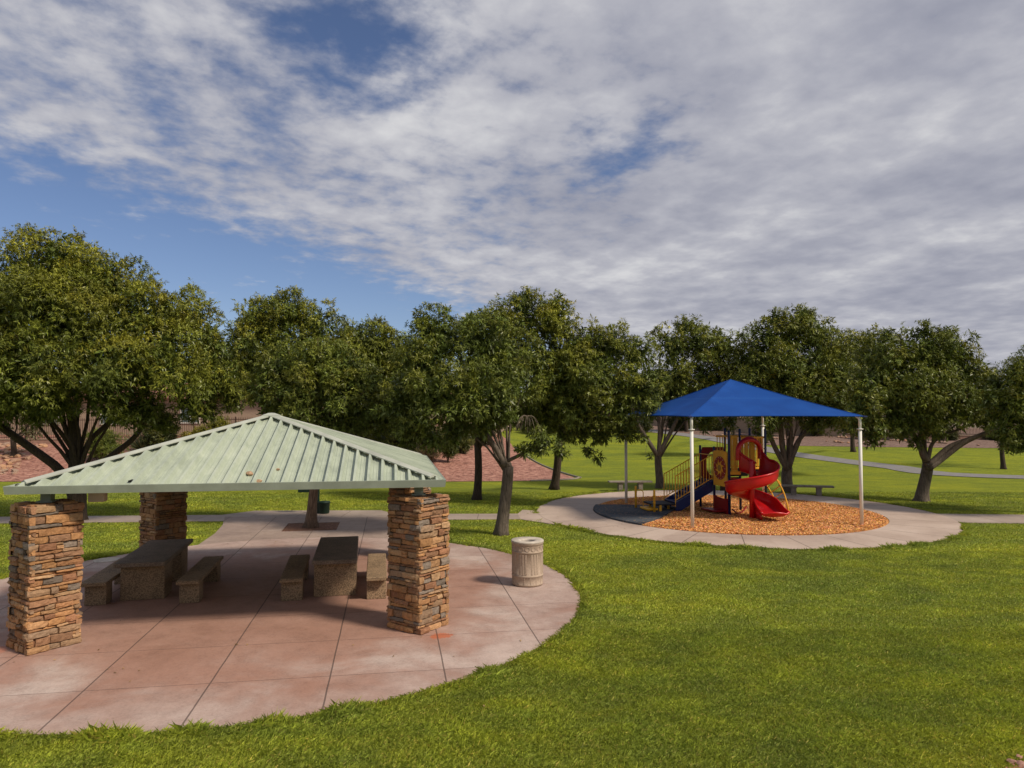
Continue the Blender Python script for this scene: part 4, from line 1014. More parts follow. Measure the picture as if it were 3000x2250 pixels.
tree('tallest spreading tree at the far left with several thick dark limbs', (-14.9, 24.4), 1.7, .27,
     [(180, 775, 112, 24.4), (320, 835, 95, 24.6), (60, 870, 125, 24.4), (-90, 930, 140, 24), (200, 950, 150, 23.4), (410, 930, 95, 24), (545, 935, 95, 24.5), (640, 1030, 70, 25), (490, 1060, 130, 23.6), (340, 1080, 115, 22.7), (110, 1090, 140, 22.7), (-60, 1110, 130, 23), (610, 1130, 80, 24.5), (310, 1160, 85, 23.2), (560, 1180, 60, 24), (600, 1200, 48, 24.6), (680, 1170, 46, 25), (20, 1175, 85, 23.6), (150, 1180, 75, 23), (430, 1190, 75, 23.8), (665, 1115, 60, 24.8), (-90, 1190, 100, 23), (375, 1210, 55, 23.4), (480, 1235, 42, 24.2), (720, 1010, 35, 25), (110, 1215, 40, 23.2)],
     .128, 1.1, 101, 'bark_dark', 9, (.1, 0), group=GT, yamt=.62,
     extra=[([(222, 1470, 24.4), (175, 1378, 24.2), (95, 1315, 24), (-10, 1240, 23.8), (-60, 1180, 23.8)], (.17, .10)), ([(225, 1450, 24.4), (310, 1350, 24.6), (390, 1285, 24.8), (450, 1200, 25)], (.13, .07)),
            ([(222, 1470, 24.4), (222, 1330, 24.4), (215, 1240, 24.4), (180, 1120, 24.4)], (.26, .12)), ([(235, 1360, 24.4), (265, 1290, 24.6), (320, 1235, 24.8), (380, 1150, 24.8)], (.11, .06)), ([(215, 1320, 24.4), (180, 1270, 24.2), (140, 1220, 24)], (.09, .05))])
tree('full round tree behind the apex of the pavilion roof, left of centre', g_(772, 1375), 2.6, .17,
     [(770, 945, 78, 33), (850, 925, 72, 33), (930, 945, 68, 33), (745, 1050, 78, 33), (850, 1050, 90, 32), (740, 1150, 50, 33), (960, 1040, 72, 33), (900, 1130, 90, 33), (800, 1120, 70, 33), (720, 1080, 55, 33), (1010, 1100, 60, 33), (860, 1180, 75, 33), (790, 1200, 38, 33), (712, 990, 45, 33)], .17, .95, 102, 'bark_dark', 7, group=GT, yamt=.42)
tree('tree in the second row behind the right half of the pavilion roof', g_(1045, 1372), 1.9, .18,
     [(1010, 1000, 65, 36), (1085, 1010, 72, 36), (1155, 1030, 68, 36), (1185, 1110, 80, 36), (1070, 1110, 90, 36), (1150, 1190, 80, 36), (1000, 1160, 70, 36), (1100, 1230, 60, 36), (1190, 1240, 58, 36), (1235, 1060, 66, 36), (1240, 1150, 70, 36)], .18, .95, 103, 'bark_dark', 6, group=GT, yamt=.35)
p3 = P2(-.05, 8.35)
tree('tree growing from the square soil opening in the pavement behind the shelter', p3, 2.35, .15,
     [(840, 1080, 75, 23.2), (925, 1060, 80, 23.2), (1010, 1080, 75, 23.2), (900, 1160, 100, 23), (1030, 1170, 85, 23), (790, 1140, 75, 23), (1085, 1120, 55, 23), (960, 1235, 75, 23.2), (1110, 1215, 60, 23.4), (850, 1215, 55, 23.2), (1040, 1240, 62, 23.2), (1170, 1240, 50, 23.4), (1150, 1165, 55, 23.4), (1110, 1290, 34, 23.4)], .125, 1.1, 104, 'bark_warm', 7, (.15, 0), group=GT, flare=2.0, yamt=.30)
tree('grey-barked tree standing on the grass between the pavilion and the litter bin', g_(1472, 1566), 2.05, .19,
     [(1300, 980, 88, 21.6), (1230, 1060, 85, 21.6), (1395, 1000, 95, 21.5), (1470, 1050, 80, 21.8), (1185, 1145, 70, 21.4), (1290, 1150, 108, 21), (1420, 1160, 100, 20.8), (1505, 1120, 72, 21.5), (1215, 1235, 62, 21.2), (1340, 1235, 60, 21), (1590, 1295, 48, 20.8), (1545, 1315, 30, 20.8), (1640, 1320, 26, 20.8), (1150, 1200, 45, 21.2), (1420, 1240, 45, 21), (1195, 1280, 52, 21.2), (1265, 1290, 46, 21), (1325, 1285, 38, 21), (1250, 960, 50, 21.8), (1470, 1210, 50, 21)],
     .118, 1.1, 105, 'bark', 8, (.14, 0), group=GT, flare=1.5, yamt=.30, dead=(1545, 1222, 20.5),
     extra=[([(1488, 1350, 21.3), (1530, 1330, 21), (1570, 1310, 20.8), (1600, 1290, 20.8)], (.06, .03)), ([(1480, 1365, 21.3), (1445, 1300, 21.3), (1400, 1240, 21.3)], (.09, .05))])
tree('dark trunked tree behind the grey-barked one, crown highest above the centre', g_(1399, 1464), 2.3, .17,
     [(1450, 950, 78, 29), (1535, 925, 72, 29), (1625, 950, 70, 29), (1560, 1040, 100, 28.5), (1460, 1060, 90, 28.5), (1570, 1140, 85, 28.3), (1380, 1180, 70, 29), (1640, 1060, 60, 29), (1490, 1210, 60, 29), (1660, 1170, 60, 28.5), (1400, 1100, 70, 29), (1540, 1215, 58, 29), (1435, 1240, 42, 29), (1600, 1225, 60, 29), (1540, 880, 42, 29), (1630, 895, 40, 29)], .15, .95, 106, 'bark_dark', 7, group=GT, yamt=.5)
tree('tree whose leaves hang over the left corner of the blue canopy', g_(1622, 1434), 2.9, .19,
     [(1710, 1020, 80, 28.4), (1790, 1010, 68, 28.4), (1865, 1040, 62, 28.2), (1680, 1110, 80, 28), (1765, 1110, 100, 27.6), (1870, 1135, 75, 27.2), (1715, 1205, 75, 27.6), (1810, 1215, 66, 27.2), (1900, 1195, 45, 26.6), (1655, 1215, 45, 28), (1755, 1280, 26, 27.4), (1905, 1110, 45, 27), (1700, 1265, 46, 28), (1765, 1265, 42, 27.6), (1830, 1262, 40, 27.4), (1640, 1160, 70, 28.4), (1610, 1230, 45, 28.6), (1650, 1270, 34, 28.4), (1720, 1320, 22, 27.8), (1750, 1340, 16, 27.8)],
     .14, 1.1, 107, 'bark_dark', 7, (.3, -.6), group=GT, yamt=.42)
tree('slender tree behind the playground bench, forking into a wide V', g_(1931, 1430), 1.65, .19,
     [(1965, 1020, 62, 34), (2045, 1000, 66, 34), (2120, 1020, 60, 34), (1980, 1100, 66, 34), (2070, 1105, 84, 34), (2155, 1110, 62, 34), (1925, 1195, 36, 34), (2040, 1190, 54, 34), (2205, 1055, 52, 34), (1985, 1180, 50, 34), (1885, 1285, 15, 33.5), (1905, 1335, 13, 33.5), (2110, 1180, 50, 34), (1960, 1150, 62, 34), (2130, 1232, 34, 34), (2185, 1160, 50, 34), (2060, 1238, 34, 34), (1885, 1245, 26, 34), (2000, 945+10, 30, 34)],
     .17, .95, 108, 'bark', 7, group=GT, yamt=.40, extra=[([(1926, 1335, 33.8), (1895, 1285, 33.7), (1868, 1240, 33.7), (1850, 1190, 33.8)], (.12, .06)), ([(1930, 1330, 33.8), (1960, 1275, 33.8), (1985, 1225, 33.8), (2010, 1170, 34)], (.12, .06)), ([(1930, 1335, 33.8), (1932, 1260, 33.8), (1925, 1190, 34)], (.11, .06)), ([(1880, 1240, 33.7), (1895, 1290, 33.6), (1890, 1330, 33.5)], (.012, .006))])
tree('multi-stemmed tree directly behind the playground bench on the right', g_(2308, 1445), 1.15, .26,
     [(2255, 985, 66, 32.4), (2325, 955, 60, 32.4), (2400, 985, 66, 32.4), (2225, 1075, 80, 32.4), (2340, 1070, 92, 32), (2440, 1090, 72, 32.4), (2300, 1160, 72, 32), (2420, 1180, 80, 32.2), (2250, 1225, 50, 31.6), (2480, 1150, 50, 32.4), (2240, 1265, 34, 31.4), (2200, 1130, 60, 32.4), (2360, 1150, 80, 32), (2455, 1205, 60, 32.2), (2275, 1210, 46, 32), (2225, 1290, 28, 31.4), (2350, 920, 30, 32.4), (2270, 930, 28, 32.4), (2385, 1235, 40, 32)],
     .16, .95, 109, 'bark', 7, group=GT, yamt=.36, extra=[([(2305, 1375, 32.3), (2270, 1310, 32.2), (2250, 1260, 32), (2235, 1190, 32)], (.13, .07)), ([(2305, 1375, 32.3), (2290, 1300, 32.2), (2285, 1220, 32), (2270, 1150, 32)], (.13, .07)), ([(2312, 1365, 32.3), (2340, 1290, 32.3), (2390, 1240, 32.3), (2430, 1195, 32.3)], (.13, .06)), ([(2310, 1370, 32.3), (2318, 1290, 32.3), (2315, 1220, 32.3)], (.12, .06))])
tree('tree behind the right corner of the blue canopy, second row', g_(2500, 1345), 2.2, .17,
     [(2470, 1035, 60, 40), (2555, 1020, 58, 40), (2600, 1070, 55, 40), (2500, 1120, 72, 40), (2440, 1060, 50, 40), (2560, 1150, 60, 40), (2470, 1190, 55, 40)], .20, .95, 110, 'bark_dark', 6, group=GT, yamt=.32)
tree('right hand tree with a leaning trunk and long low limbs on the open lawn', g_(2700, 1468), 1.62, .24,
     [(2605, 1035, 70, 29), (2700, 1020, 74, 29), (2785, 1025, 68, 29), (2840, 1095, 62, 29), (2565, 1120, 70, 29), (2665, 1125, 100, 28.8), (2775, 1135, 98, 28.8), (2535, 1195, 62, 28.4), (2690, 1210, 70, 28.8), (2820, 1200, 68, 29), (2575, 1250, 42, 28.2), (2530, 1120, 50, 28.4), (2740, 1260, 34, 28.6), (2880, 1160, 40, 29), (2620, 1200, 75, 28.8), (2750, 1220, 66, 28.8), (2640, 1252, 46, 28.6), (2870, 1205, 48, 29), (2505, 1240, 42, 28.2), (2560, 1290, 32, 28.2), (2905, 1240, 32, 28.6), (2690, 1290, 28, 28.8), (2710, 965, 26, 29), (2780, 975, 24, 29), (2600, 980, 24, 29)],
     .15, 1.0, 111, 'bark', 7, (.28, 0), group=GT, yamt=.36, flare=1.7,
     extra=[([(2722, 1372, 29), (2760, 1345, 29), (2820, 1300, 28.8), (2880, 1272, 28.5), (2940, 1255, 28)], (.13, .06)), ([(2718, 1365, 29), (2780, 1310, 29), (2840, 1285, 28.8), (2900, 1262, 28.5)], (.12, .05)), ([(2715, 1350, 29), (2680, 1280, 29), (2640, 1225, 29), (2600, 1180, 29)], (.13, .06)), ([(2718, 1345, 29), (2740, 1290, 29), (2830, 1250, 29)], (.09, .04))])
tree('tree at the right edge of the picture, only its crown in view', (20.6, 25.5), 1.9, .24,
     [(2965, 1145, 58, 25.5), (3060, 1125, 95, 25.5), (2925, 1205, 45, 25.5), (3010, 1245, 66, 25.2), (3090, 1260, 90, 25), (2995, 1300, 36, 25), (3160, 1150, 110, 25.5), (2915, 1120, 40, 26), (2950, 1200, 52, 25.2), (3000, 1180, 60, 25), (2940, 1265, 44, 25.2), (2962, 1305, 32, 25), (2900, 1170, 36, 25.4), (2990, 1085, 40, 25.5)], .135, 1.0, 112, 'bark', 6, group=GT, yamt=.40)
tree('small tree far behind the slide beside the grey path', g_(2150, 1300, .7), 2.4, .16,
     [(2120, 1175, 48, 52), (2185, 1180, 48, 52), (2150, 1130, 50, 52), (2060, 1200, 40, 52), (2230, 1200, 40, 52)], .24, .9, 113, 'bark_dark', 5, group=GT, yamt=.2)
SAGE = np.array([0.12, 0.115, 0.055])
tree('small grey-green mesquite on the riprap slope at the far left', (-31.5, 45.0), 1.2, .17,
     [(60, 1200, 52, 45), (125, 1220, 46, 45), (0, 1195, 50, 45), (95, 1265, 30, 44.6), (-50, 1190, 50, 45)], .15, .55, 114, 'bark_dark', 5, basec=SAGE, yamt=.1, name='mesquite_tree')
tree('feathery pale tree behind the right edge trees', (31.0, 45.0), 1.8, .14,
     [(2930, 1085, 36, 45), (2985, 1100, 40, 45), (2885, 1110, 32, 45), (2950, 1150, 50, 45), (3050, 1120, 50, 45)], .16, .45, 115, 'bark_dark', 5, basec=np.array([.12, .14, .05]), yamt=.2, wid=.12, name='feathery_tree')
# distant trees behind the fence line closing the gaps
far = [(-60, 1130, 95), (60, 1130, 80), (480, 1150, 75), (610, 1140, 70), (700, 1120, 60), (1120, 1130, 70), (1230, 1170, 55), (1650, 1160, 55), (1880, 1150, 60), (2010, 1165, 50), (2310, 1160, 60), (2470, 1160, 55), (2630, 1150, 60), (2760, 1155, 60), (2890, 1150, 45)]
words = ['behind the left fence at the picture edge', 'behind the left fence above the mesquite', 'behind the tallest tree, beyond the fence', 'between the tallest tree and the roof apex', 'just left of the roof apex far off', 'behind the second row right of the roof apex', 'deep in shade right of the pavilion roof', 'far behind the centre tree trunks', 'far behind the left canopy corner', 'far behind the blue canopy top', 'far behind the multi-stemmed tree', 'far behind the right canopy corner', 'far behind the leaning tree, left side', 'far behind the leaning tree, right side', 'far off near the right picture edge']
for k, (x, y, r_) in enumerate(far):
    Yd = 66+(k*7) % 13; p = WP(x, y, Yd)
    tree('distant dark tree '+words[k], (p.x, p.y), 2.2, .2, [(x-r_*.5, y+8, r_*.62, Yd), (x+r_*.45, y, r_*.66, Yd), (x, y-r_*.25, r_*.6, Yd), (x, y+r_*.55, r_*.7, Yd)], .34, .8, 200+k, 'bark_dark', 4, group='distant trees beyond the park fence', yamt=.15, name='distant_tree', basec=DK_LEAF*1.05)

# ------------------------------------------------------------------ shrubs
def hit(x, y):
    d = ray(x, y); d = d/d.y; Y = 25.0
    while Y < 92 and CAMZ+d.z*Y > tz(d.x*Y, Y): Y += .25
    return Y
def shrub(label, x, y, Y, wpx, hpx, leaf, seed, col, name='shrub', yamt=.2, wid=.2, dens=.75, droop=-.3, group='shrubs in the gravel beds'):
    Y = hit(x, y); c = WP(x, y, Y); z0 = tz(c.x, c.y); w_ = wpx*Y/F/2; h = hpx*Y/F; rg = random.Random(seed)
    e = empty(name, (c.x, c.y, z0), 0, label, 'shrub', group)
    lobes = [(Vector((rg.uniform(-.45, .45)*w_, rg.uniform(-.3, .3)*w_, h*rg.uniform(.30, .80))), min(w_, h)*rg.uniform(.62, .9)) for _ in range(9)]
    V, C = crown_mesh(lobes, leaf, dens, seed, np.array(col), YEL_LEAF, yamt, droop, wid); V[:, :, 2] = np.maximum(V[:, :, 2], .01)
    np_quads('foliage', V, C, M['leaf'], e); b = MB()
    for k in range(7): b.tube([(0, 0, -.05), (rg.uniform(-.3, .3)*w_, rg.uniform(-.2, .2)*w_, h*.6)], [.03, .012], 5)
    b.build('stem', M['bark_dark'], e)
shrub('tall bright green bushy shrub right of the dark tree trunk', 292, 1352, 39.5, 105, 98, .13, 301, (.11, .15, .03), wid=.14)
shrub('yellow-green shrub in front of the left fence window wall', 570, 1330, 44, 80, 75, .16, 302, (.19, .17, .02))
shrub('yellow-green rounded shrub left of the roof apex', 640, 1330, 45, 80, 100, .16, 303, (.17, .17, .02))
shrub('dry brown shrub behind the right slope of the roof', 1262, 1357, 43, 62, 46, .13, 304, (.14, .10, .06), wid=.12)
shrub('dark green upright shrub on the red gravel right of the roof', 1312, 1357, 43, 55, 62, .13, 305, (.06, .08, .02))
shrub('grey-brown shrub left of the dark trunked tree', 1200, 1345, 46, 60, 60, .14, 306, (.11, .10, .06), wid=.12)
shrub('low olive shrub beside the gravel bed opening', 1360, 1330, 50, 60, 45, .15, 307, (.09, .10, .03))
for k, (x, y, wd, h, l) in enumerate(((2385, 1278, 62, 42, 'dark rounded shrub on the far bank left of the right white pole'), (2430, 1272, 45, 34, 'small dark shrub against the bank right of its larger neighbour'), (2560, 1288, 70, 46, 'wide shrub on the far bank right of the white pole'), (2635, 1290, 50, 40, 'shrub on the far bank left of the leaning tree'), (2330, 1270, 60, 30, 'low shrub on the bank behind the multi-stemmed tree'), (2480, 1265, 50, 40, 'shrub on the bank behind the right white pole'), (2230, 1262, 60, 34, 'low dark shrub on the bank above the slide'), (1990, 1262, 70, 36, 'dark shrub across the grey path behind the left canopy side'), (2080, 1262, 60, 34, 'dark shrub where the grey path bends away'), (2780, 1290, 50, 30, 'low shrub beside the iron fence on the right'), (2930, 1290, 60, 30, 'low shrub at the far right end of the bank'))):
    shrub(l, x, y, 66 if x < 2700 else 64, wd, h, .2, 320+k, (.045, .055, .02))
for k, (x, y, Yd, wd, h, l) in enumerate(((470, 1318, 50, 110, 70, 'dark shrub left of the yellow-green ones along the fence'), (1075, 1335, 50, 120, 110, 'tall dark shrub close behind the right hip of the roof'), (1165, 1335, 52, 110, 95, 'dark shrub mass left of the dry brown shrub'), (1250, 1330, 54, 100, 85, 'dark shrub behind the dry brown shrub'), (1335, 1322, 56, 90, 70, 'dark shrub between two trunks on the red gravel'), (1405, 1305, 62, 80, 52, 'low dark shrub behind the dark trunked tree'), (980, 1335, 50, 110, 130, 'dark shrub mass right of the roof apex'), (890, 1335, 50, 110, 130, 'dark shrub behind the roof right of the apex'), (720, 1330, 50, 80, 85, 'dark shrub just left of the roof apex'), (1590, 1272, 80, 130, 40, 'low hedge-like shrub at the far end of the lawn'), (1720, 1268, 84, 130, 38, 'dark shrub at the far end of the lawn left of the canopy'), (1850, 1268, 84, 130, 40, 'dark shrub at the far lawn end behind the canopy corner'))):
    shrub(l, x, y, Yd, wd, h, .19, 360+k, (.040, .055, .018) if k < 9 else (.055, .07, .02), dens=.9)
def spiky(label, x, Y, hpx, seed):
    Y = hit(x, 1322); p = WP(x, 1322, Y); z0 = tz(p.x, p.y); rs = np.random.RandomState(seed); n = 260; h = hpx*Y/F
    e = empty('spiky_plant', (p.x, p.y, z0), 0, label, 'plant')
    d = unit(np.stack([rs.randn(n), rs.randn(n), np.abs(rs.randn(n))*1.1+.25], -1)); L = h*rs.uniform(.8, 1.15, (n, 1)); sd = unit(np.cross(d, rs.randn(n, 3)))*.028; s0 = d*.1
    V = np.stack([s0-sd, s0+sd, d*L+sd*.1, d*L-sd*.1], 1); np_quads('leaves', V, np.repeat(np.array([[.12, .15, .08]]), n, 0)*rs.uniform(.7, 1.3, (n, 1)), M['leaf'], e)
spiky('spiky desert spoon plant in front of the left fence', 415, 41, 68, 5)

# ------------------------------------------------------------------ fences, walls and houses
def fence(label, pts, h, base_h, npost, group='iron fences on low block walls'):
    e = empty('iron_fence', (pts[0][0], pts[0][1], tz(*pts[0])), 0, label, 'fence', group); o_ = e.location.copy()
    c = [Vector((a, b, 0)) for a, b in pts]; L = [0]
    for a, b in zip(c, c[1:]): L.append(L[-1]+(b-a).length)
    def at(s):
        for k in range(len(c)-1):
            if s <= L[k+1] or k == len(c)-2:
                q = c[k].lerp(c[k+1], (s-L[k])/(L[k+1]-L[k])); return Vector((q.x, q.y, tz(q.x, q.y)))-o_
    w_ = MB(); n = int(L[-1]/2); cp_ = MB()
    for i in range(n):
        a, b = at(L[-1]*i/n), at(L[-1]*(i+1)/n); m = (a+b)/2; an = math.atan2(b.y-a.y, b.x-a.x); z = max(a.z, b.z)
        w_.box((m.x, m.y, z+base_h/2-.2), ((b-a).length+.02, .2, base_h+.4), an); cp_.box((m.x, m.y, z+base_h+.035), ((b-a).length+.0, .26, .07), an)
    w_.build('base_wall', M['wallcap'], e); cp_.build('wall_coping', M['stucco'], e)
    pk = MB(); n = int(L[-1]/.125)
    for i in range(n):
        p = at(L[-1]*i/n); p.z += base_h+.07; pk.box((p.x, p.y, p.z+h/2), (.022, .022, h), 0)
    pk.build('pickets', M['iron'], e); rl = MB()
    for zz in (.10, h-.14):
        P = [at(L[-1]*i/n2)+Vector((0, 0, base_h+.07+zz)) for n2 in (30,) for i in range(31)]; rl.tube(P, .022, 4)
    rl.build('rails', M['iron'], e)
    for i in range(npost):
        p = at(L[-1]*i/(npost-1)); b = MB(); b.box((p.x, p.y, p.z+base_h+.07+h/2+.03), (.06, .06, h+.06)); b.build('post', M['iron'], e)
fence('brown iron picket fence on a low wall along the left gravel slope', [(-46, 50), (-30, 50.5), (-18, 51.5), (-6, 55)], 1.45, .28, 15)
fence('reddish iron fence on a low wall at the far right of the lawn', [(33, 70), (42, 68), (52, 66)], 1.5, .3, 9)
def wall(label, pts, h, mat, name='boundary_wall'):
    e = empty(name, (pts[0][0], pts[0][1], tz(*pts[0])), 0, label, 'wall', 'block walls behind the park'); o_ = e.location.copy(); b = MB(); c_ = MB()
    for (a, b2) in zip(pts, pts[1:]):
        n = max(1, int(math.hypot(b2[0]-a[0], b2[1]-a[1])/3)); 
        for i in range(n):
            x0, y0 = a[0]+(b2[0]-a[0])*i/n, a[1]+(b2[1]-a[1])*i/n; x1, y1 = a[0]+(b2[0]-a[0])*(i+1)/n, a[1]+(b2[1]-a[1])*(i+1)/n
            mx, my = (x0+x1)/2-o_.x, (y0+y1)/2-o_.y; z = tz((x0+x1)/2, (y0+y1)/2)-o_.z; an = math.atan2(y1-y0, x1-x0); Ls = math.hypot(x1-x0, y1-y0)
            b.box((mx, my, z+h/2-.3), (Ls+.02, .2, h+.6), an); c_.box((mx, my, z+h+.04), (Ls, .28, .08), an)
    b.build('wall_face', mat, e); c_.build('coping', M['wallcap'], e)
wall('tan block wall behind the trees right of the pavilion roof', [(-5.8, 57), (-2, 66), (0, 84), (8, 96)], 1.7, M['stucco'])
wall('tan block wall at the top of the far bank on the right', [(9, 99), (20, 84), (26, 74), (32.6, 70.5)], 1.5, M['stucco'])
wall('tan block wall continuing past the iron fence at the far right', [(52.4, 66), (70, 62), (90, 60)], 1.5, M['stucco'])
def house(label, x0, x1, Y, depth, h, mat, wins, seed):
    e = empty('house', ((x0+x1)/2, Y, tz((x0+x1)/2, Y)), 0, label, 'house', 'tan stucco houses beyond the park'); W2 = (x1-x0)/2
    b = MB(); b.box((0, depth/2, h/2-.3), (2*W2, depth, h+.6)); b.build('wall', mat, e)
    b = MB(); o_ = .5; zz = h+.0; hp = 1.5
    V = [(-W2-o_, -o_, zz), (W2+o_, -o_, zz), (W2+o_, depth+o_, zz), (-W2-o_, depth+o_, zz), (-W2+depth/2, depth/2, zz+hp), (W2-depth/2, depth/2, zz+hp)]
    b.addv(V, [(0, 1, 5, 4), (1, 2, 5), (2, 3, 4, 5), (3, 0, 4), (3, 2, 1, 0)]); b.build('roof', M['tile'], e)
    for (wx, wz, ww, wh) in wins:
        f = MB()
        for (cx, cz, sx__, sz__) in ((0, wh/2, ww, .1), (0, -wh/2, ww, .1), (-ww/2, 0, .1, wh+.1), (ww/2, 0, .1, wh+.1), (0, 0, .06, wh)): f.box((wx+cx, -.03, wz+cz), (sx__, .08, sz__))
        fo = f.build('window', M['frame_white'], e); g = MB(); g.box((wx, -.008, wz), (ww, .02, wh)); g.build('pane', M['glass'], fo)
house('single storey tan house behind the left iron fence', -46, -17.5, 58, 12, 3.0, M['stucco'], [(5.5, 1.6, 1.5, 1.2), (-1, 1.5, 1.6, 1.2), (-6, 1.5, 1.6, 1.2)], 1)
house('two storey pale house glimpsed left of the roof apex', -33, -20.8, 74, 10, 5.2, M['stucco2'], [(3.0, 3.6, 1.1, 1.3), (-2.4, 3.6, 1.2, 1.2)], 2)
house('tan house hidden behind the trees right of centre', -12, 2, 88, 11, 3.0, M['stucco'], [(-3, 1.5, 1.6, 1.2), (3, 1.5, 1.6, 1.2)], 3)
house('tan house behind the leaning tree on the right', 26, 41, 84, 12, 3.6, M['stucco'], [(-4, 1.9, 1.8, 1.3), (3, 1.9, 1.8, 1.3)], 4)
house('tan house beyond the right end of the bank', 48, 66, 82, 12, 3.2, M['stucco2'], [(-4, 1.6, 1.8, 1.3)], 5)

# ------------------------------------------------------------------ rocks on the left slope
rg = random.Random(9); protos = [rough_rock('rock', (0, 0, 0), (1, .8, .55), 400+k, M['rock'], c, sub=2) for k, c in enumerate([(.36, .22, .15), (.42, .27, .19), (.29, .17, .12), (.34, .24, .18), (.45, .26, .15)])]
cnt = 0
for k in range(150):
    Yr = 40.2+9.3*rg.random(); q = (Yr-40.2)/9.3
    xr = -(.700-.058*q)*Yr; xl = -.745*Yr; u = rg.random()**.8; X = xr+(xl-xr)*u+rg.uniform(-.25, .15)
    o = protos[k % 5] if k < 5 else protos[k % 5].copy()
    if k >= 5: COL.objects.link(o)
    s_ = rg.uniform(.28, .58); o.scale = (s_, s_, s_*rg.uniform(.8, 1.2)); o.location = (X, Yr, tz(X, Yr)+.10*s_); o.rotation_euler = (rg.uniform(-.3, .3), rg.uniform(-.3, .3), rg.uniform(0, 6.28))
    tag(o, 'tan angular rock in the riprap bank below the left iron fence', 'rock', 'rocks of the riprap bank on the left slope')
for k in range(60):
    a = rg.random(); X = (20+12*a if k % 2 else 31+9*a); Yr = 72-10.5*a+rg.uniform(-.5, .5) if k % 2 else 70-9*a+rg.uniform(-.4, .4)
    o = protos[k % 5].copy(); COL.objects.link(o); s_ = rg.uniform(.25, .5); o.scale = (s_, s_, s_); o.location = (X, Yr, tz(X, Yr)+.08); o.rotation_euler = (0, 0, rg.uniform(0, 6.28))
    tag(o, ('pale rock in the drainage run on the far bank right of the right white pole' if not k % 2 == 0 else 'pale rock in the drainage run on the far bank behind the leaning tree'), 'rock', 'rocks edging the far bank')
for k, (x, y, s_, lb) in enumerate(((2965, 2236, .10, 'leftmost reddish stone at the bottom right corner gravel'), (2985, 2222, .08, 'smallest and farthest reddish stone in the corner gravel'), (2990, 2245, .12, 'largest reddish stone touching the bottom right picture corner'))):
    p = G(x, y); tag(rough_rock('stone', (p.x, p.y, .02), (s_, s_, s_*.6), 500+k, M['rock'], (.40, .22, .17)), lb, 'stone', 'reddish stones at the bottom right corner')
# low edging along the tip of the red gravel bed
eg = MB(); P = [(*p, tz(*p)+.03) for p in smooth_curve([(0.2, 58), (1.7, 48.2), (3.6, 40.6), (3.75, 39.9), (3.1, 38.85), (1, 38.05)], 50)]
eg.tube(P, .06, 6); tag(eg.build('garden_edging', M['bench']), 'pale concrete edging curving round the tip of the red gravel bed', 'edging')
cp2 = G(2935, 2262); poly_slab('corner_gravel', [(cp2.x-.05, cp2.y+.0), (cp2.x+.25, cp2.y+.16), (cp2.x+.9, cp2.y+.35), (cp2.x+1.5, cp2.y+.2), (cp2.x+1.5, cp2.y-.9), (cp2.x+.2, cp2.y-.8)], .012, M['gravel'])

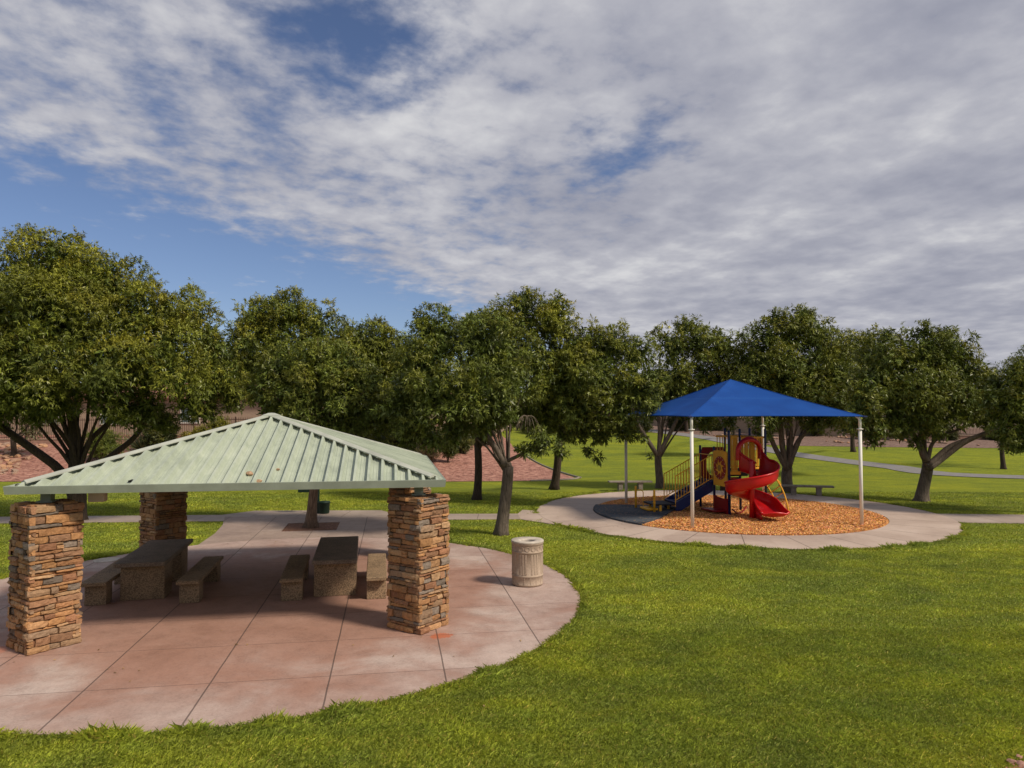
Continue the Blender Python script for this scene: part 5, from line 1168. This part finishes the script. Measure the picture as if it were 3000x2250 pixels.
# ------------------------------------------------------------------ grass blades
def grass(name, n, Y0, Y1, L, wd, seed, edge=False):
    rs = np.random.RandomState(seed); u = rs.uniform(0, 1, n*2)
    Y = np.sqrt(Y0**2+u*(Y1**2-Y0**2)); X = rs.uniform(-.80, .80, n*2)*Y
    if edge:
        k = n; a = rs.uniform(0, 2*np.pi, n*2); which = rs.rand(n*2) < .55
        r_ = np.abs(rs.randn(n*2))*.10
        X = np.where(which, PADC.x+(PADR-.02+r_)*np.cos(a), PG.x+(7.20+r_)*np.cos(a)); Y = np.where(which, PADC.y+(PADR-.02+r_)*np.sin(a), PG.y+(7.20+r_)*np.sin(a))
    ok = np.ones(len(X), bool)
    wob = .028*np.sin(X*7+np.cos(Y*5))+.022*np.sin(Y*17+X*3)
    ok &= np.hypot(X-PADC.x, Y-PADC.y) > PADR-.035+wob
    ok &= np.hypot(X-PG.x, Y-PG.y) > 7.20+wob
    ul = (X-PC.x)*EX.x+(Y-PC.y)*EX.y; vl = (X-PC.x)*EY.x+(Y-PC.y)*EY.y
    ok &= ~((np.abs(ul) < 2.93) & (vl > 4) & (vl < 10.6))
    yw = np.interp(X, [-60, -17.4, -8, 1.9], [20.6, 23.65, 24.3, 24.65]); yw2 = np.interp(X, [-60, -17.4, -8, 1.0], [22.2, 25.15, 25.75, 25.9])
    ok &= ~((X < 2.6) & (Y > yw) & (Y < yw2)); ok &= ~((X > -10.4) & (X < -4.2) & (Y > 25.5) & (Y < 26.8))
    ok &= ~((X > 1.0) & (X < 3.3) & (Y > 22.4-(X-1.0)*.0) & (Y < 25.5) & (Y > 24.55-(X-.3)*.95))
    yr = np.interp(X, [13.9, 60], [23.9, 20.5]); yr2 = np.interp(X, [15.1, 60], [25.9, 22.2]); ok &= ~((X > 13.9) & (Y > yr) & (Y < yr2))
    ok &= ~((X < 3.4) & (Y > 37.6))
    ok &= ~((X > cp2.x+.0) & (Y < cp2.y+.28*np.clip((X-cp2.x)/.6, 0, 1)))
    X, Y = X[ok][:n], Y[ok][:n]; n = len(X); Z = terr(X, Y)
    cl = np.sin(X*3.1+1.3*np.sin(Y*2.3))*np.sin(Y*3.7+1.1*np.sin(X*2.9)); cl = .5+.5*cl
    h = L*rs.uniform(.5, 1.25, n)*(.72+.5*cl); 
    if edge: h *= rs.uniform(.9, 1.7, n)*(1+.5*(cl > .72))
    a = rs.uniform(0, 2*np.pi, n); ln = rs.uniform(.15, 1.05, n); wa = a+np.pi/2+rs.uniform(-.5, .5, n)
    d = np.stack([np.cos(a)*ln+.25, np.sin(a)*ln*.9, np.ones(n)], -1); d = unit(d)
    B = np.stack([X, Y, Z-.005], -1); sd = np.stack([np.cos(wa), np.sin(wa), np.zeros(n)], -1)*(wd*rs.uniform(.6, 1.3, n))[:, None]/2
    hh = h[:, None]; bend = np.stack([np.cos(a)*ln*.45, np.sin(a)*ln*.45, -.22*ln], -1)
    V = np.stack([B-sd, B+sd, B+d*hh*.55+sd*.8, B+(d+bend)*hh], 1)
    br = (.62+.80*rs.uniform(0, 1, n)**1.4)*(.78+.40*cl); dry = rs.rand(n) < .05
    C = np.stack([br*np.where(dry, 1.7, 1.0), br*np.where(dry, 1.25, 1.0), br*np.where(dry, 2.2, 1.0)], -1)
    o = np_quads(name, V, C, M['blade']); tag(o, kind='stuff'); return o
grass('grass', 300000, 5.4, 12.2, .068, .0085, 1)
grass('grass', 250000, 12.2, 19, .050, .014, 2)
grass('grass', 210000, 19, 33, .050, .026, 3)
grass('grass', 70000, 8, 34, .06, .011, 4, edge=True)

# ------------------------------------------------------------------ leaf litter
rs = np.random.RandomState(77); n = 220
X = np.concatenate([rs.uniform(-10.5, 1.2, 110), rs.normal(-6.6, 1.6, 60), rs.uniform(-1, 4, 50)]); Y = np.concatenate([rs.uniform(8.5, 20.5, 110), rs.normal(22.8, 1.5, 60), rs.uniform(20, 27, 50)])
a = rs.uniform(0, 6.28, n); L = rs.uniform(.015, .035, n); d = np.stack([np.cos(a)*L, np.sin(a)*L, rs.uniform(-.004, .008, n)], -1); sd = np.stack([-np.sin(a)*L*.4, np.cos(a)*L*.4, rs.uniform(0, .006, n)], -1)
c = np.stack([X, Y, np.full(n, .043)], -1); C = np.array([[.30, .19, .08]])*rs.uniform(.4, 1.4, (n, 1))
tag(np_quads('fallen_leaves', np.stack([c-d, c+sd, c+d, c-sd], 1), C, M['leaf']), kind='stuff')
